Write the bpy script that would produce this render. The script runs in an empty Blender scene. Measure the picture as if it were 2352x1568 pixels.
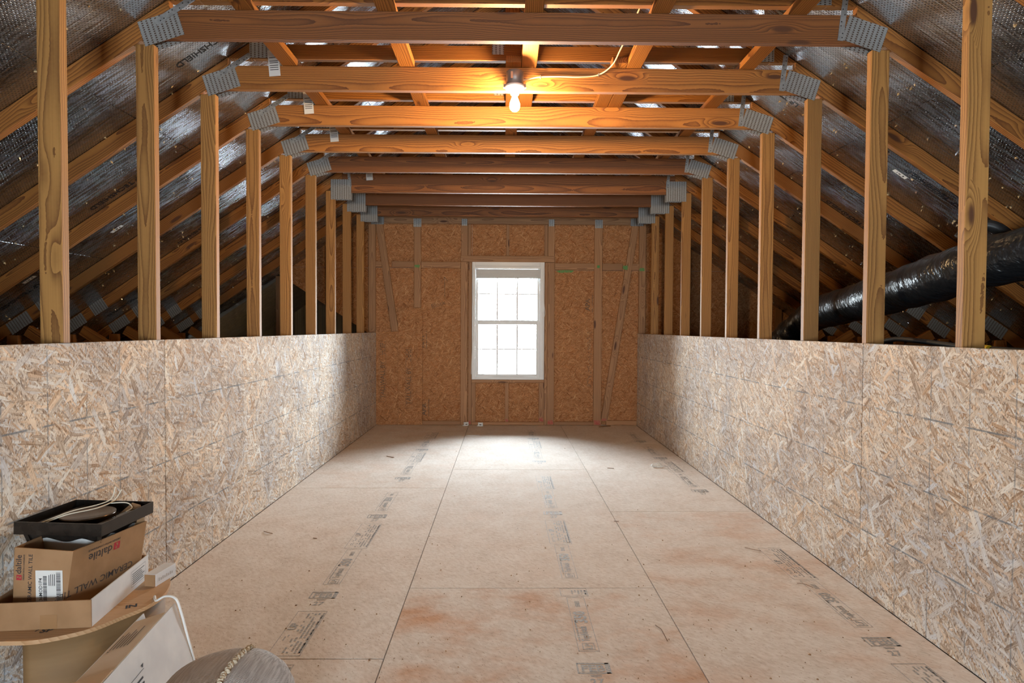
import bpy, bmesh, math, random
from mathutils import Vector, Matrix
random.seed(7)
SC = bpy.context.scene
COL = SC.collection

# ------------------------------------------------------------------ camera
cam_d = bpy.data.cameras.new('camera')
cam = bpy.data.objects.new('camera', cam_d); COL.objects.link(cam)
cam_d.sensor_width = 36.0
cam_d.lens = 36.0 * 1354.12 / 2352.0
cam_d.clip_start = 0.05
R_ = Vector((0.99989771, -0.01335937, 0.00510871)); U_ = Vector((-0.00480233, 0.02286667, 0.99972699))
F_ = Vector((0.01347254, 0.99964926, -0.02280017))
m = Matrix((R_, U_, -F_)).transposed().to_4x4(); m.translation = (0, 0, 1.2846)
cam.matrix_world = m
SC.camera = cam
# ------------------------------------------------------------------ sky, window portals, exposure
W = bpy.data.worlds.new('overcast_sky'); SC.world = W; W.use_nodes = True
bg = W.node_tree.nodes['Background']
bg.inputs[0].default_value = (0.80, 0.92, 1.0, 1); bg.inputs[1].default_value = 62.0
def portal(name, x0, x1, z0, z1, y, facing):
    d = bpy.data.lights.new(name, 'AREA'); d.shape = 'RECTANGLE'; d.size = x1 - x0; d.size_y = z1 - z0
    d.cycles.is_portal = True
    o = bpy.data.objects.new(name, d); COL.objects.link(o)
    o.location = ((x0 + x1) / 2, y, (z0 + z1) / 2)
    o.rotation_euler = (math.radians(-90 if facing < 0 else 90), 0, 0)   # light shines along local -Z
    return o
portal('window_portal', -0.42, 0.53, 0.60, 2.17, 7.90, -1)
portal('added_window_portal', -0.5, 0.6, 0.6, 1.5, -2.98, 1)  # sky portal for the added window behind the camera, brightens the near end
BULB_STRENGTH = 1250.0
vs = SC.view_settings
SC.display_settings.display_device = 'sRGB'
vs.view_transform = 'Standard'; vs.look = 'None'; vs.exposure = 0.6; vs.gamma = 1.0; vs.use_curve_mapping = False
SC.cycles.max_bounces = 6; SC.cycles.diffuse_bounces = 4; SC.cycles.glossy_bounces = 3
SC.cycles.transparent_max_bounces = 12; SC.cycles.sample_clamp_indirect = 6.0
SC.cycles.use_adaptive_sampling = True; SC.cycles.adaptive_threshold = 0.1
SC.cycles.caustics_reflective = False; SC.cycles.caustics_refractive = False

# ------------------------------------------------------------------ node helpers
def mat(name):
    M = bpy.data.materials.new(name); M.use_nodes = True
    nt = M.node_tree; nt.nodes.clear()
    out = nt.nodes.new('ShaderNodeOutputMaterial')
    b = nt.nodes.new('ShaderNodeBsdfPrincipled'); nt.links.new(b.outputs[0], out.inputs[0])
    return M, nt, b, out
class G:
    """tiny node-graph builder"""
    def __init__(s, nt): s.nt = nt
    def n(s, t, ins=(), **props):
        nd = s.nt.nodes.new(t)
        for k, v in props.items(): setattr(nd, k, v)
        items = ins.items() if isinstance(ins, dict) else enumerate(ins)
        for k, v in items:
            if v is None: continue
            if isinstance(v, bpy.types.NodeSocket): s.nt.links.new(v, nd.inputs[k])
            else: nd.inputs[k].default_value = v
        return nd
    def math(s, op, a, b=None, c=None, clamp=False):
        return s.n('ShaderNodeMath', [a, b, c], operation=op, use_clamp=clamp).outputs[0]
    def vmath(s, op, a, b=None): return s.n('ShaderNodeVectorMath', [a, b], operation=op).outputs[0]
    def mix(s, f, a, b, mode='MIX'):
        nd = s.n('ShaderNodeMix', data_type='RGBA', blend_type=mode)
        for k, v in ((0, f), (6, a), (7, b)):
            if isinstance(v, bpy.types.NodeSocket): s.nt.links.new(v, nd.inputs[k])
            else: nd.inputs[k].default_value = v if k == 0 else (*v[:3], 1)
        return nd.outputs[2]
    def ramp(s, f, stops, interp='LINEAR'):
        nd = s.n('ShaderNodeValToRGB', [f]); r = nd.color_ramp; r.interpolation = interp
        while len(r.elements) > 1: r.elements.remove(r.elements[-1])
        r.elements[0].position = stops[0][0]; r.elements[0].color = (*stops[0][1], 1)
        for p, c in stops[1:]:
            e = r.elements.new(p); e.color = (*c, 1)
        return nd.outputs[0]
    def noise(s, v, scale, detail=2.0, rough=0.5, dim='3D', dist=0.0):
        return s.n('ShaderNodeTexNoise', {'Vector': v, 'Scale': scale, 'Detail': detail, 'Roughness': rough, 'Distortion': dist}, noise_dimensions=dim)
    def map(s, v, loc=(0, 0, 0), rot=(0, 0, 0), sc=(1, 1, 1)):
        if any(rot): v = s.n('ShaderNodeMapping', {'Vector': v, 'Rotation': rot}).outputs[0]      # turn first, then stretch
        return s.n('ShaderNodeMapping', {'Vector': v, 'Location': loc, 'Scale': sc}).outputs[0]
    def step(s, x, e0, e1):
        return s.n('ShaderNodeMapRange', {'Value': x, 'From Min': e0, 'From Max': e1, 'To Min': 0.0, 'To Max': 1.0}, interpolation_type='SMOOTHSTEP').outputs[0]
    def bump(s, h, st, d=0.01):
        return s.n('ShaderNodeBump', {'Height': h, 'Strength': st, 'Distance': d}).outputs[0]
def obj_coord(g, spread=37.0):
    tc = g.n('ShaderNodeTexCoord').outputs['Object']
    oi = g.n('ShaderNodeObjectInfo')
    off = g.n('ShaderNodeCombineXYZ', [g.math('MULTIPLY', oi.outputs['Random'], spread), g.math('MULTIPLY', oi.outputs['Random'], 5.3), g.math('MULTIPLY', oi.outputs['Random'], 3.1)]).outputs[0]
    return tc, g.vmath('ADD', tc, off), oi

def make_lumber(name, light, dark, knot=(0.10, 0.035, 0.012), rough=0.62):
    M, nt, b, out = mat(name); g = G(nt)
    tc, v, oi = obj_coord(g)
    # knots: long ellipsoids of darker wood, rings swirl round them
    kv = g.map(v, sc=(2.3, 9.0, 9.0))
    vor = g.n('ShaderNodeTexVoronoi', {'Vector': kv, 'Scale': 1.0, 'Randomness': 1.0})
    d = vor.outputs['Distance']
    sel = g.math('GREATER_THAN', g.n('ShaderNodeSeparateColor', [vor.outputs['Color']]).outputs[0], 0.55)
    swirl = g.math('MULTIPLY', g.math('SUBTRACT', 1.0, g.step(d, 0.05, 0.42)), sel)
    warp = g.noise(g.map(v, sc=(1.1, 4.0, 4.0)), 1.0, 2.0).outputs['Color']
    warp = g.vmath('MULTIPLY', g.vmath('SUBTRACT', warp, (0.5, 0.5, 0.5)), (0.0, 0.075, 0.075))
    sw = g.n('ShaderNodeCombineXYZ', [0.0, g.math('MULTIPLY', swirl, 0.03), g.math('MULTIPLY', swirl, 0.02)]).outputs[0]
    pith = g.n('ShaderNodeCombineXYZ', [0.0, g.math('ADD', g.math('MULTIPLY', oi.outputs['Random'], 0.09), 0.02), g.math('SUBTRACT', g.math('MULTIPLY', oi.outputs['Random'], 0.14), 0.07)]).outputs[0]
    rv = g.vmath('ADD', g.vmath('ADD', g.vmath('ADD', tc, pith), warp), sw)
    wave = g.n('ShaderNodeTexWave', {'Vector': rv, 'Scale': 34.0, 'Distortion': 0.6, 'Detail': 1.0, 'Detail Scale': 2.0}, wave_type='RINGS', rings_direction='X', wave_profile='SAW').outputs['Fac']
    fib = g.noise(g.map(v, sc=(3.0, 160.0, 160.0)), 1.0, 2.0).outputs['Fac']
    big = g.noise(g.map(v, sc=(0.9, 3.0, 3.0)), 1.0, 2.0).outputs['Fac']
    f = g.math('ADD', g.math('MULTIPLY', g.math('POWER', wave, 1.9), 0.95), g.math('MULTIPLY', g.math('SUBTRACT', fib, 0.5), 0.5))
    col = g.mix(f, light, dark)
    tint = g.n('ShaderNodeHueSaturation', {'Hue': 0.5, 'Saturation': 1.0, 'Value': g.math('ADD', 0.68, g.math('ADD', g.math('MULTIPLY', big, 0.42), g.math('MULTIPLY', oi.outputs['Random'], 0.2))), 'Color': col}).outputs[0]
    km = g.math('MULTIPLY', g.math('SUBTRACT', 1.0, g.step(d, 0.09, 0.17)), sel)
    col = g.mix(km, tint, knot)
    nt.links.new(col, b.inputs['Base Color']); b.inputs['Roughness'].default_value = rough
    nt.links.new(g.bump(fib, 0.2, 0.002), b.inputs['Normal'])
    return M

def make_osb(name, stops, sc=1.0, lines=None, dark=(0.12, 0.06, 0.025), contrast=1.0, grey=None):
    """strands of wood pressed into a board: layered, rotated, elongated cells (board lies in local XY)"""
    M, nt, b, out = mat(name); g = G(nt)
    tc, v, oi = obj_coord(g)
    wob = g.noise(v, 5.0, 1.0, dim='2D').outputs['Color']
    v = g.vmath('ADD', v, g.vmath('MULTIPLY', g.vmath('SUBTRACT', wob, (0.5, 0.5, 0.5)), (0.014, 0.014, 0.0)))
    base = g.noise(g.map(v, rot=(0, 0, 0.4), sc=(40 * sc, 150 * sc, 1)), 1.0, 2.0, 0.6, dim='2D').outputs['Fac']
    fib2 = g.noise(g.map(v, rot=(0, 0, 1.9), sc=(45 * sc, 230 * sc, 1)), 1.0, 1.0, 0.6, dim='2D').outputs['Fac']
    val = g.math('ADD', g.math('MULTIPLY', base, 0.8), g.math('MULTIPLY', g.math('SUBTRACT', fib2, 0.5), 0.6))
    hue = g.noise(v, 30.0 * sc, 1.0, dim='2D').outputs['Fac']
    for i, (rot, lx, ly, thr, am) in enumerate(((0.30, 30, 190, .25, 1.0), (1.25, 26, 165, .38, 1.0), (2.35, 22, 140, .48, 1.0), (2.95, 16, 88, .72, 1.05), (0.75, 12.5, 56, .86, 1.1), (2.0, 10.5, 46, .92, 1.15))):
        mv = g.map(v, loc=(3.7 * i, 1.9 * i, 0), rot=(0, 0, rot), sc=(lx * sc, ly * sc, 1))
        vo = g.n('ShaderNodeTexVoronoi', {'Vector': mv, 'Scale': 1.0, 'Randomness': 0.85}, voronoi_dimensions='2D', distance='CHEBYCHEV')
        sp = g.n('ShaderNodeSeparateColor', [vo.outputs['Color']])
        mask = g.math('GREATER_THAN', sp.outputs[0], thr)
        fib = fib2 if i < 3 else g.noise(g.map(mv, sc=(0.8, 5.0, 1)), 1.0, 0.0, dim='2D').outputs['Fac']
        cell = g.math('ADD', g.math('MULTIPLY', sp.outputs[1], 0.62 * am), g.math('MULTIPLY', fib, 0.42))
        edge = g.step(vo.outputs['Distance'], 0.60, 0.42)
        cell = g.math('MULTIPLY', cell, g.math('ADD', 0.72, g.math('MULTIPLY', edge, 0.28)))
        inv = g.math('SUBTRACT', 1.0, mask)
        val = g.math('ADD', g.math('MULTIPLY', val, inv), g.math('MULTIPLY', cell, mask))
        hue = g.math('ADD', g.math('MULTIPLY', hue, inv), g.math('MULTIPLY', sp.outputs[2], mask))
    val = g.math('ADD', val, g.math('MULTIPLY', g.math('SUBTRACT', fib2, 0.5), 0.35))
    col = g.ramp(val, stops)
    col = g.mix(g.math('MULTIPLY', g.step(hue, 0.55, 0.95), 0.55), col, g.mix(1.0, col, (1.0, 0.74, 0.50), 'MULTIPLY'))
    if grey: col = g.mix(g.math('MULTIPLY', g.step(hue, 0.42, 0.08), 0.75), col, g.mix(1.0, col, (0.86, 0.93, 1.06), 'MULTIPLY'))
    if grey:
        gm = g.step(g.noise(v, 2.1, 2.0, dim='2D').outputs['Fac'], 0.40, 0.62)
        col = g.mix(gm, col, g.mix(0.6, col, grey, 'MULTIPLY'))
    spk = g.noise(g.map(v, rot=(0, 0, 1.0), sc=(55 * sc, 160 * sc, 1)), 1.0, 1.0, dim='2D').outputs['Fac']
    col = g.mix(g.math('MULTIPLY', g.step(spk, 0.62, 0.74), 0.6 * contrast), col, dark)
    if lines:
        xyz = g.n('ShaderNodeSeparateXYZ', [tc])
        ln = None
        for ax, per, off, wd, st in lines:
            dd = g.math('ABSOLUTE', g.math('SUBTRACT', g.math('FRACT', g.math('ADD', g.math('DIVIDE', g.math('ADD', xyz.outputs[ax], off), per), 100.5)), 0.5))
            mk = g.math('MULTIPLY', g.math('LESS_THAN', dd, wd / per / 2), st)
            ln = mk if ln is None else g.math('MAXIMUM', ln, mk)
        ln = g.math('MULTIPLY', ln, g.step(g.noise(tc, 14.0, 2.0, dim='2D').outputs['Fac'], 0.34, 0.6))
        col = g.mix(ln, col, (0.13, 0.16, 0.19))
    nt.links.new(col, b.inputs['Base Color']); b.inputs['Roughness'].default_value = 0.75; b.inputs['Specular IOR Level'].default_value = 0.2
    nt.links.new(g.bump(fib2, 0.3, 0.003), b.inputs['Normal'])
    return M

def simple(name, col, rough=0.5, metal=0.0, noise=None, bump=None, spec=None):
    M, nt, b, out = mat(name); g = G(nt)
    b.inputs['Roughness'].default_value = rough; b.inputs['Metallic'].default_value = metal
    if spec is not None: b.inputs['Specular IOR Level'].default_value = spec
    if noise or bump: tc, v, oi = obj_coord(g)
    if noise:
        f = g.noise(g.map(v, sc=noise[0]), 1.0, 3.0).outputs['Fac']
        nt.links.new(g.mix(g.step(f, 0.3, 0.7), col, noise[1]), b.inputs['Base Color'])
    else: b.inputs['Base Color'].default_value = (*col, 1)
    if bump:
        f = g.noise(g.map(v, sc=bump[0]), 1.0, 2.0).outputs['Fac']
        nt.links.new(g.bump(f, bump[1], bump[2]), b.inputs['Normal'])
    return M

LUM = make_lumber('pine_lumber', (0.41, 0.165, 0.034), (0.125, 0.036, 0.006))
LUM_S = make_lumber('pale_stud_pine', (0.45, 0.222, 0.060), (0.17, 0.064, 0.013))
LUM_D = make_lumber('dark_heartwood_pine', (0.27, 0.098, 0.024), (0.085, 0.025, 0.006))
LUM_B = make_lumber('pine_gable_lumber', (0.42, 0.225, 0.105), (0.22, 0.10, 0.04))
OSB_WALL = make_osb('osb_knee_wall', [(0.0, (0.20, 0.125, 0.08)), (0.22, (0.43, 0.32, 0.23)), (0.42, (0.61, 0.505, 0.40)), (0.62, (0.72, 0.64, 0.55)), (0.85, (0.82, 0.78, 0.71)), (1.0, (0.88, 0.87, 0.83))],
    lines=((0, 0.2032, 0.06, 0.006, 0.55), (1, 0.305, 0.0, 0.007, 0.75)), grey=(0.72, 0.76, 0.86))
OSB_GABLE = make_osb('osb_gable', [(0.0, (0.13, 0.05, 0.018)), (0.3, (0.34, 0.155, 0.065)), (0.6, (0.47, 0.235, 0.105)), (1.0, (0.62, 0.37, 0.19))], sc=1.5, contrast=0.9)
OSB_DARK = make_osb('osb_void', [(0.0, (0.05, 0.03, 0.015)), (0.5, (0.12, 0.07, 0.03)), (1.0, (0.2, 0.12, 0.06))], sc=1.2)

def make_floor():
    M, nt, b, out = mat('osb_floor_sanded'); g = G(nt)
    tc, v, oi = obj_coord(g)
    n1 = g.noise(g.map(v, rot=(0, 0, 0.5), sc=(24, 70, 1)), 1.0, 3.0, 0.6, '2D').outputs['Fac']
    n2 = g.noise(g.map(v, rot=(0, 0, -0.6), sc=(70, 26, 1)), 1.0, 3.0, 0.6, '2D').outputs['Fac']
    blot = g.noise(v, 5.0, 3.0, 0.6, '2D').outputs['Fac']
    f = g.math('ADD', g.math('MULTIPLY', g.math('ADD', n1, n2), 0.36), g.math('MULTIPLY', blot, 0.30))
    col = g.ramp(f, [(0.22, (0.49, 0.39, 0.32)), (0.42, (0.65, 0.56, 0.49)), (0.58, (0.74, 0.665, 0.605)), (0.8, (0.82, 0.77, 0.72))])
    fk = g.noise(g.map(v, rot=(0, 0, 0.9), sc=(60, 190, 1)), 1.0, 2.0, 0.5, '2D').outputs['Fac']
    col = g.mix(g.math('MULTIPLY', g.step(fk, 0.66, 0.76), 0.55), col, (0.26, 0.13, 0.06))
    # rain stains: tongues of orange brown, stronger on the boards that got wet
    st = g.noise(g.map(v, sc=(2.2, 3.6, 1)), 1.0, 4.0, 0.62, '2D').outputs['Fac']
    am = g.n('ShaderNodeSeparateColor', [oi.outputs['Color']]).outputs[0]
    stm = g.math('MULTIPLY', g.step(st, 0.38, 0.82), am)
    col = g.mix(stm, col, g.mix(1.0, col, (0.82, 0.52, 0.34), 'MULTIPLY'))
    nt.links.new(col, b.inputs['Base Color']); b.inputs['Roughness'].default_value = 0.9; b.inputs['Specular IOR Level'].default_value = 0.15
    nt.links.new(g.bump(n1, 0.15, 0.002), b.inputs['Normal'])
    return M
FLOOR = make_floor()

def make_foil():
    M, nt, b, out = mat('radiant_barrier_foil'); g = G(nt)
    tc, v, oi = obj_coord(g)
    xyz = g.n('ShaderNodeSeparateXYZ', [v])
    sx = g.math('SINE', g.math('MULTIPLY', xyz.outputs[0], 2 * math.pi / 0.016)); sy = g.math('SINE', g.math('MULTIPLY', xyz.outputs[1], 2 * math.pi / 0.024))
    dots = g.step(g.math('MULTIPLY', sx, sy), 0.35, 0.8)
    wr = g.noise(g.map(v, rot=(0, 0, 0.0), sc=(5, 60, 1)), 1.0, 3.0, 0.6, '2D').outputs['Fac']
    wr2 = g.noise(g.map(v, sc=(3, 9, 1)), 1.0, 2.0, 0.5, '2D').outputs['Fac']
    h = g.math('ADD', g.math('MULTIPLY', dots, -0.5), g.math('ADD', g.math('MULTIPLY', wr, 0.9), g.math('MULTIPLY', wr2, 0.8)))
    col = g.mix(g.math('MULTIPLY', dots, 0.7), (0.52, 0.53, 0.56), (0.06, 0.06, 0.07))
    nt.links.new(col, b.inputs['Base Color']); b.inputs['Metallic'].default_value = 1.0
    nt.links.new(g.math('ADD', 0.16, g.math('MULTIPLY', wr, 0.22)), b.inputs['Roughness'])
    nt.links.new(g.bump(h, 0.6, 0.005), b.inputs['Normal'])
    return M
FOIL = make_foil()

def make_plate():
    M, nt, b, out = mat('galvanised_tooth_plate'); g = G(nt)
    tc, v, oi = obj_coord(g)
    xyz = g.n('ShaderNodeSeparateXYZ', [tc])
    fx = g.math('ABSOLUTE', g.math('SUBTRACT', g.math('FRACT', g.math('ADD', g.math('DIVIDE', xyz.outputs[0], 0.0225), 50.0)), 0.5))
    row = g.math('FLOOR', g.math('ADD', g.math('DIVIDE', xyz.outputs[0], 0.0225), 50.0))
    fz = g.math('ABSOLUTE', g.math('SUBTRACT', g.math('FRACT', g.math('ADD', g.math('DIVIDE', xyz.outputs[2], 0.0105), g.math('ADD', 50.0, g.math('MULTIPLY', row, 0.5)))), 0.5))
    slot = g.math('MULTIPLY', g.math('LESS_THAN', fx, 0.19), g.math('LESS_THAN', fz, 0.27))
    sp = g.noise(v, 90.0, 2.0).outputs['Fac']
    base = g.mix(sp, (0.30, 0.31, 0.31), (0.48, 0.49, 0.48))
    col = g.mix(slot, base, (0.085, 0.05, 0.03))
    nt.links.new(col, b.inputs['Base Color'])
    nt.links.new(g.math('MULTIPLY', g.math('SUBTRACT', 1.0, slot), 0.55), b.inputs['Metallic'])
    b.inputs['Roughness'].default_value = 0.5
    nt.links.new(g.bump(g.math('SUBTRACT', 1.0, slot), 0.8, 0.002), b.inputs['Normal'])
    return M
PLATE = make_plate()
STRAP = simple('galvanised_strap', (0.44, 0.45, 0.45), 0.45, 0.6, ((40, 40, 40), (0.30, 0.31, 0.31)))
HOLE = simple('dark_hole', (0.03, 0.025, 0.02), 0.8)
VINYL = simple('white_vinyl', (0.74, 0.76, 0.76), 0.35)
BLIND = simple('blind_slat_vinyl', (0.55, 0.57, 0.57), 0.4)
CORD = simple('white_cord', (0.8, 0.8, 0.78), 0.6)
INK = simple('print_ink_floor', (0.24, 0.245, 0.25), 0.7, noise=((120, 120, 120), (0.46, 0.41, 0.37)))
INK_WALL = simple('print_ink_wall', (0.10, 0.07, 0.045), 0.7, noise=((60, 60, 60), (0.26, 0.14, 0.07)))
INK_BLK = simple('print_ink_black', (0.03, 0.03, 0.035), 0.6)
INK_FOIL = simple('print_ink_foil', (0.015, 0.02, 0.03), 0.5)
PAPER = simple('white_paper', (0.74, 0.74, 0.72), 0.7)
GREEN = simple('green_paint', (0.06, 0.32, 0.09), 0.7, noise=((60, 60, 60), (0.22, 0.24, 0.09)))
RED = simple('red_paint', (0.42, 0.07, 0.06), 0.7, noise=((60, 60, 60), (0.42, 0.17, 0.10)))
NAILWOOD = simple('splintered_wood', (0.72, 0.56, 0.32), 0.6)
CARD = simple('brown_cardboard', (0.30, 0.165, 0.075), 0.7, noise=((14, 14, 14), (0.36, 0.205, 0.10)), bump=((5, 260, 5), 0.15, 0.001))
CARD_W = simple('white_cardboard', (0.72, 0.72, 0.73), 0.65, noise=((9, 9, 9), (0.62, 0.62, 0.64)), bump=((4, 300, 4), 0.12, 0.001))
CARD_T = simple('tan_cardboard', (0.58, 0.44, 0.30), 0.7, noise=((9, 9, 9), (0.62, 0.50, 0.38)))
BLACK_PL = None

# ------------------------------------------------------------------ geometry helpers
def link(o, parent=None):
    COL.objects.link(o)
    if parent is not None: o.parent = parent
    return o
def mesh_obj(name, me, material=None, parent=None, loc=(0, 0, 0), rot=(0, 0, 0)):
    o = bpy.data.objects.new(name, me)
    if material is not None and not me.materials: me.materials.append(material)
    o.location = loc; o.rotation_euler = rot
    return link(o, parent)
def empty(name, loc=(0, 0, 0), rz=0.0):
    o = bpy.data.objects.new(name, None); o.empty_display_size = 0.05
    o.location = loc; o.rotation_euler = (0, 0, rz); return link(o)
def tag(o, label=None, cat=None, group=None, kind=None):
    for k, v in (('label', label), ('category', cat), ('group', group), ('kind', kind)):
        if v is not None: o[k] = v
    return o
_box = {}
def box_me(sx, sy, sz, bev=0.0, material=None):
    key = (round(sx, 4), round(sy, 4), round(sz, 4), bev, material.name if material else '')
    if key in _box: return _box[key]
    bm = bmesh.new(); bmesh.ops.create_cube(bm, size=1.0)
    bmesh.ops.scale(bm, vec=(sx, sy, sz), verts=bm.verts)
    if bev: bmesh.ops.bevel(bm, geom=bm.edges[:], offset=bev, segments=1, affect='EDGES')
    me = bpy.data.meshes.new('box'); bm.to_mesh(me); bm.free()
    if material: me.materials.append(material)
    _box[key] = me
    return me
def box(name, x0, x1, y0, y1, z0, z1, material, parent=None, bev=0.0):
    return mesh_obj(name, box_me(x1 - x0, y1 - y0, z1 - z0, bev, material), None, parent, ((x0 + x1) / 2, (y0 + y1) / 2, (z0 + z1) / 2))
def bm_obj(name, bm, material, parent=None, smooth=False, loc=(0, 0, 0), rot=(0, 0, 0)):
    bmesh.ops.recalc_face_normals(bm, faces=bm.faces[:])
    me = bpy.data.meshes.new(name); bm.to_mesh(me); bm.free()
    if smooth:
        for p in me.polygons: p.use_smooth = True
    return mesh_obj(name, me, material, parent, loc, rot)
def prism_bm(pts, y0, y1, bm=None):
    """polygon in XZ pushed from y0 to y1"""
    bm = bm or bmesh.new()
    a = [bm.verts.new((x, y0, z)) for x, z in pts]; c = [bm.verts.new((x, y1, z)) for x, z in pts]
    bm.faces.new(a); bm.faces.new(c[::-1]); n = len(pts)
    for i in range(n): bm.faces.new((a[i], c[i], c[(i + 1) % n], a[(i + 1) % n]))
    return bm
def lumber(name, pts, y0, y1, org, ang, material, parent, bev=0.0025):
    """board whose outline pts (x,z) lies in the XZ plane; the grain runs along local X, turned by ang about Y"""
    ca, sa = math.cos(ang), math.sin(ang)
    loc = [((x - org[0]) * ca + (z - org[1]) * sa, -(x - org[0]) * sa + (z - org[1]) * ca) for x, z in pts]
    ym = (y0 + y1) / 2
    bm = prism_bm(loc, y0 - ym, y1 - ym)
    bmesh.ops.recalc_face_normals(bm, faces=bm.faces[:])
    if bev: bmesh.ops.bevel(bm, geom=bm.edges[:], offset=bev, segments=1, affect='EDGES')
    return bm_obj(name, bm, material, parent, loc=(org[0], ym, org[1]), rot=(0, -ang, 0))
def rect_pts(x0, x1, z0, z1): return [(x0, z0), (x1, z0), (x1, z1), (x0, z1)]
def stick(name, a, b_, w, y0, y1, material, parent):
    dx, dz = b_[0] - a[0], b_[1] - a[1]; L = math.hypot(dx, dz); nx, nz = -dz / L * w / 2, dx / L * w / 2
    return lumber(name, [(a[0] - nx, a[1] - nz), (b_[0] - nx, b_[1] - nz), (b_[0] + nx, b_[1] + nz), (a[0] + nx, a[1] + nz)], y0, y1, ((a[0] + b_[0]) / 2, (a[1] + b_[1]) / 2), math.atan2(dz, dx), material, parent)
def tube_me(pts, r, seg=8, radii=None, closed=False):
    bm = bmesh.new(); P = [Vector(p) for p in pts]; n = len(P); rings = []
    up = Vector((0.13, 0.2, 1)).normalized(); prev = None
    for i in range(n):
        t = (P[min(i + 1, n - 1)] - P[max(i - 1, 0)]).normalized()
        if prev is None:
            u = up.cross(t)
            if u.length < 1e-3: u = Vector((1, 0, 0)).cross(t)
            u.normalize()
        else: u = (prev - t * prev.dot(t)).normalized()
        prev = u; w = t.cross(u); rr = radii[i] if radii else r
        rings.append([bm.verts.new(P[i] + (u * math.cos(2 * math.pi * k / seg) + w * math.sin(2 * math.pi * k / seg)) * rr) for k in range(seg)])
    for i in range(n - 1):
        for k in range(seg): bm.faces.new((rings[i][k], rings[i][(k + 1) % seg], rings[i + 1][(k + 1) % seg], rings[i + 1][k]))
    bm.faces.new(rings[0][::-1]); bm.faces.new(rings[-1])
    return bm
def smooth_path(pts, k=6):
    P = [Vector(p) for p in pts]; out = []
    for i in range(len(P) - 1):
        p0, p1, p2, p3 = P[max(i - 1, 0)], P[i], P[i + 1], P[min(i + 2, len(P) - 1)]
        for j in range(k):
            t = j / k
            out.append(0.5 * ((2 * p1) + (p2 - p0) * t + (2 * p0 - 5 * p1 + 4 * p2 - p3) * t * t + (3 * p1 - p0 - 3 * p2 + p3) * t ** 3))
    out.append(P[-1]); return out
def lathe_bm(prof, seg=24, bm=None, org=(0, 0, 0)):
    bm = bm or bmesh.new(); rings = []
    for r, z in prof:
        rings.append([bm.verts.new((org[0] + r * math.cos(2 * math.pi * k / seg), org[1] + r * math.sin(2 * math.pi * k / seg), org[2] + z)) for k in range(seg)] if r > 1e-6 else [bm.verts.new((org[0], org[1], org[2] + z))])
    for a, c in zip(rings, rings[1:]):
        for k in range(seg):
            k2 = (k + 1) % seg
            if len(a) == 1: bm.faces.new((a[0], c[k2], c[k]))
            elif len(c) == 1: bm.faces.new((a[k], a[k2], c[0]))
            else: bm.faces.new((a[k], a[k2], c[k2], c[k]))
    return bm
_txt = {}
def text_me(s, size, weight=0.0, align='LEFT', squash=1.0):
    key = (s, size, weight, align, squash)
    if key in _txt: return _txt[key]
    cu = bpy.data.curves.new('lettering', 'FONT'); cu.body = s; cu.size = size; cu.offset = weight; cu.align_x = align
    cu.resolution_u = 2
    ob = bpy.data.objects.new('lettering', cu)
    me = bpy.data.meshes.new_from_object(ob)
    bpy.data.objects.remove(ob); bpy.data.curves.remove(cu)
    if squash != 1.0:
        for vtx in me.vertices: vtx.co.x *= squash
    me.materials.clear(); _txt[key] = me
    return me
def frame(o, xd, yd):
    x = Vector(xd).normalized(); y = Vector(yd); y = (y - x * y.dot(x)).normalized(); z = x.cross(y)
    M = Matrix((x, y, z)).transposed().to_4x4(); M.translation = Vector(o); return M
def join_local(name, parts, material, parent, M):
    """flat print: list of (mesh, 2D offset) or rectangles joined into one part, placed by frame matrix M (relative to parent's space)"""
    bm = bmesh.new()
    for p in parts:
        if p[0] == 'rect':
            _, x0, x1, y0, y1 = p
            bm.faces.new([bm.verts.new((x, y, 0)) for x, y in ((x0, y0), (x1, y0), (x1, y1), (x0, y1))])
        elif p[0] == 'poly':
            bm.faces.new([bm.verts.new((x, y, 0)) for x, y in p[1]])
        else:
            _, me, ox, oy, rot = p
            b2 = bmesh.new(); b2.from_mesh(me)
            bmesh.ops.transform(b2, matrix=Matrix.Translation((ox, oy, 0)) @ Matrix.Rotation(rot, 4, 'Z'), verts=b2.verts)
            tmp = bpy.data.meshes.new('t'); b2.to_mesh(tmp); b2.free(); bm.from_mesh(tmp); bpy.data.meshes.remove(tmp)
    me = bpy.data.meshes.new(name); bm.to_mesh(me); bm.free()
    o = mesh_obj(name, me, material, parent); o.matrix_local = M
    return o
def outline(x0, x1, y0, y1, t): return [('rect', x0, x1, y0, y0 + t), ('rect', x0, x1, y1 - t, y1), ('rect', x0, x0 + t, y0, y1), ('rect', x1 - t, x1, y0, y1)]
def clip(poly, a, b, c):
    """keep a*x+b*z<=c"""
    out = []
    for i in range(len(poly)):
        p, q = poly[i], poly[(i + 1) % len(poly)]
        dp, dq = a * p[0] + b * p[1] - c, a * q[0] + b * q[1] - c
        if dp <= 0: out.append(p)
        if (dp < 0 < dq) or (dq < 0 < dp):
            t = dp / (dp - dq); out.append((p[0] + (q[0] - p[0]) * t, p[1] + (q[1] - p[1]) * t))
    return out

# ------------------------------------------------------------------ key dimensions (metres, measured from the photograph's perspective)
XC, HALF, PITCH, ZT = 0.0415, 1.7355, 0.667, 2.81
XL, XR, YB, YF, WH = -1.6823, 1.7652, 7.777, -2.85, 1.218
ANG = math.atan(PITCH)
TK = [2.275 + 0.6065 * k for k in range(9)]
def roof_z(x): return ZT - PITCH * (abs(x - XC) - HALF)
EAVE = HALF + ZT / PITCH - 0.02

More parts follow.
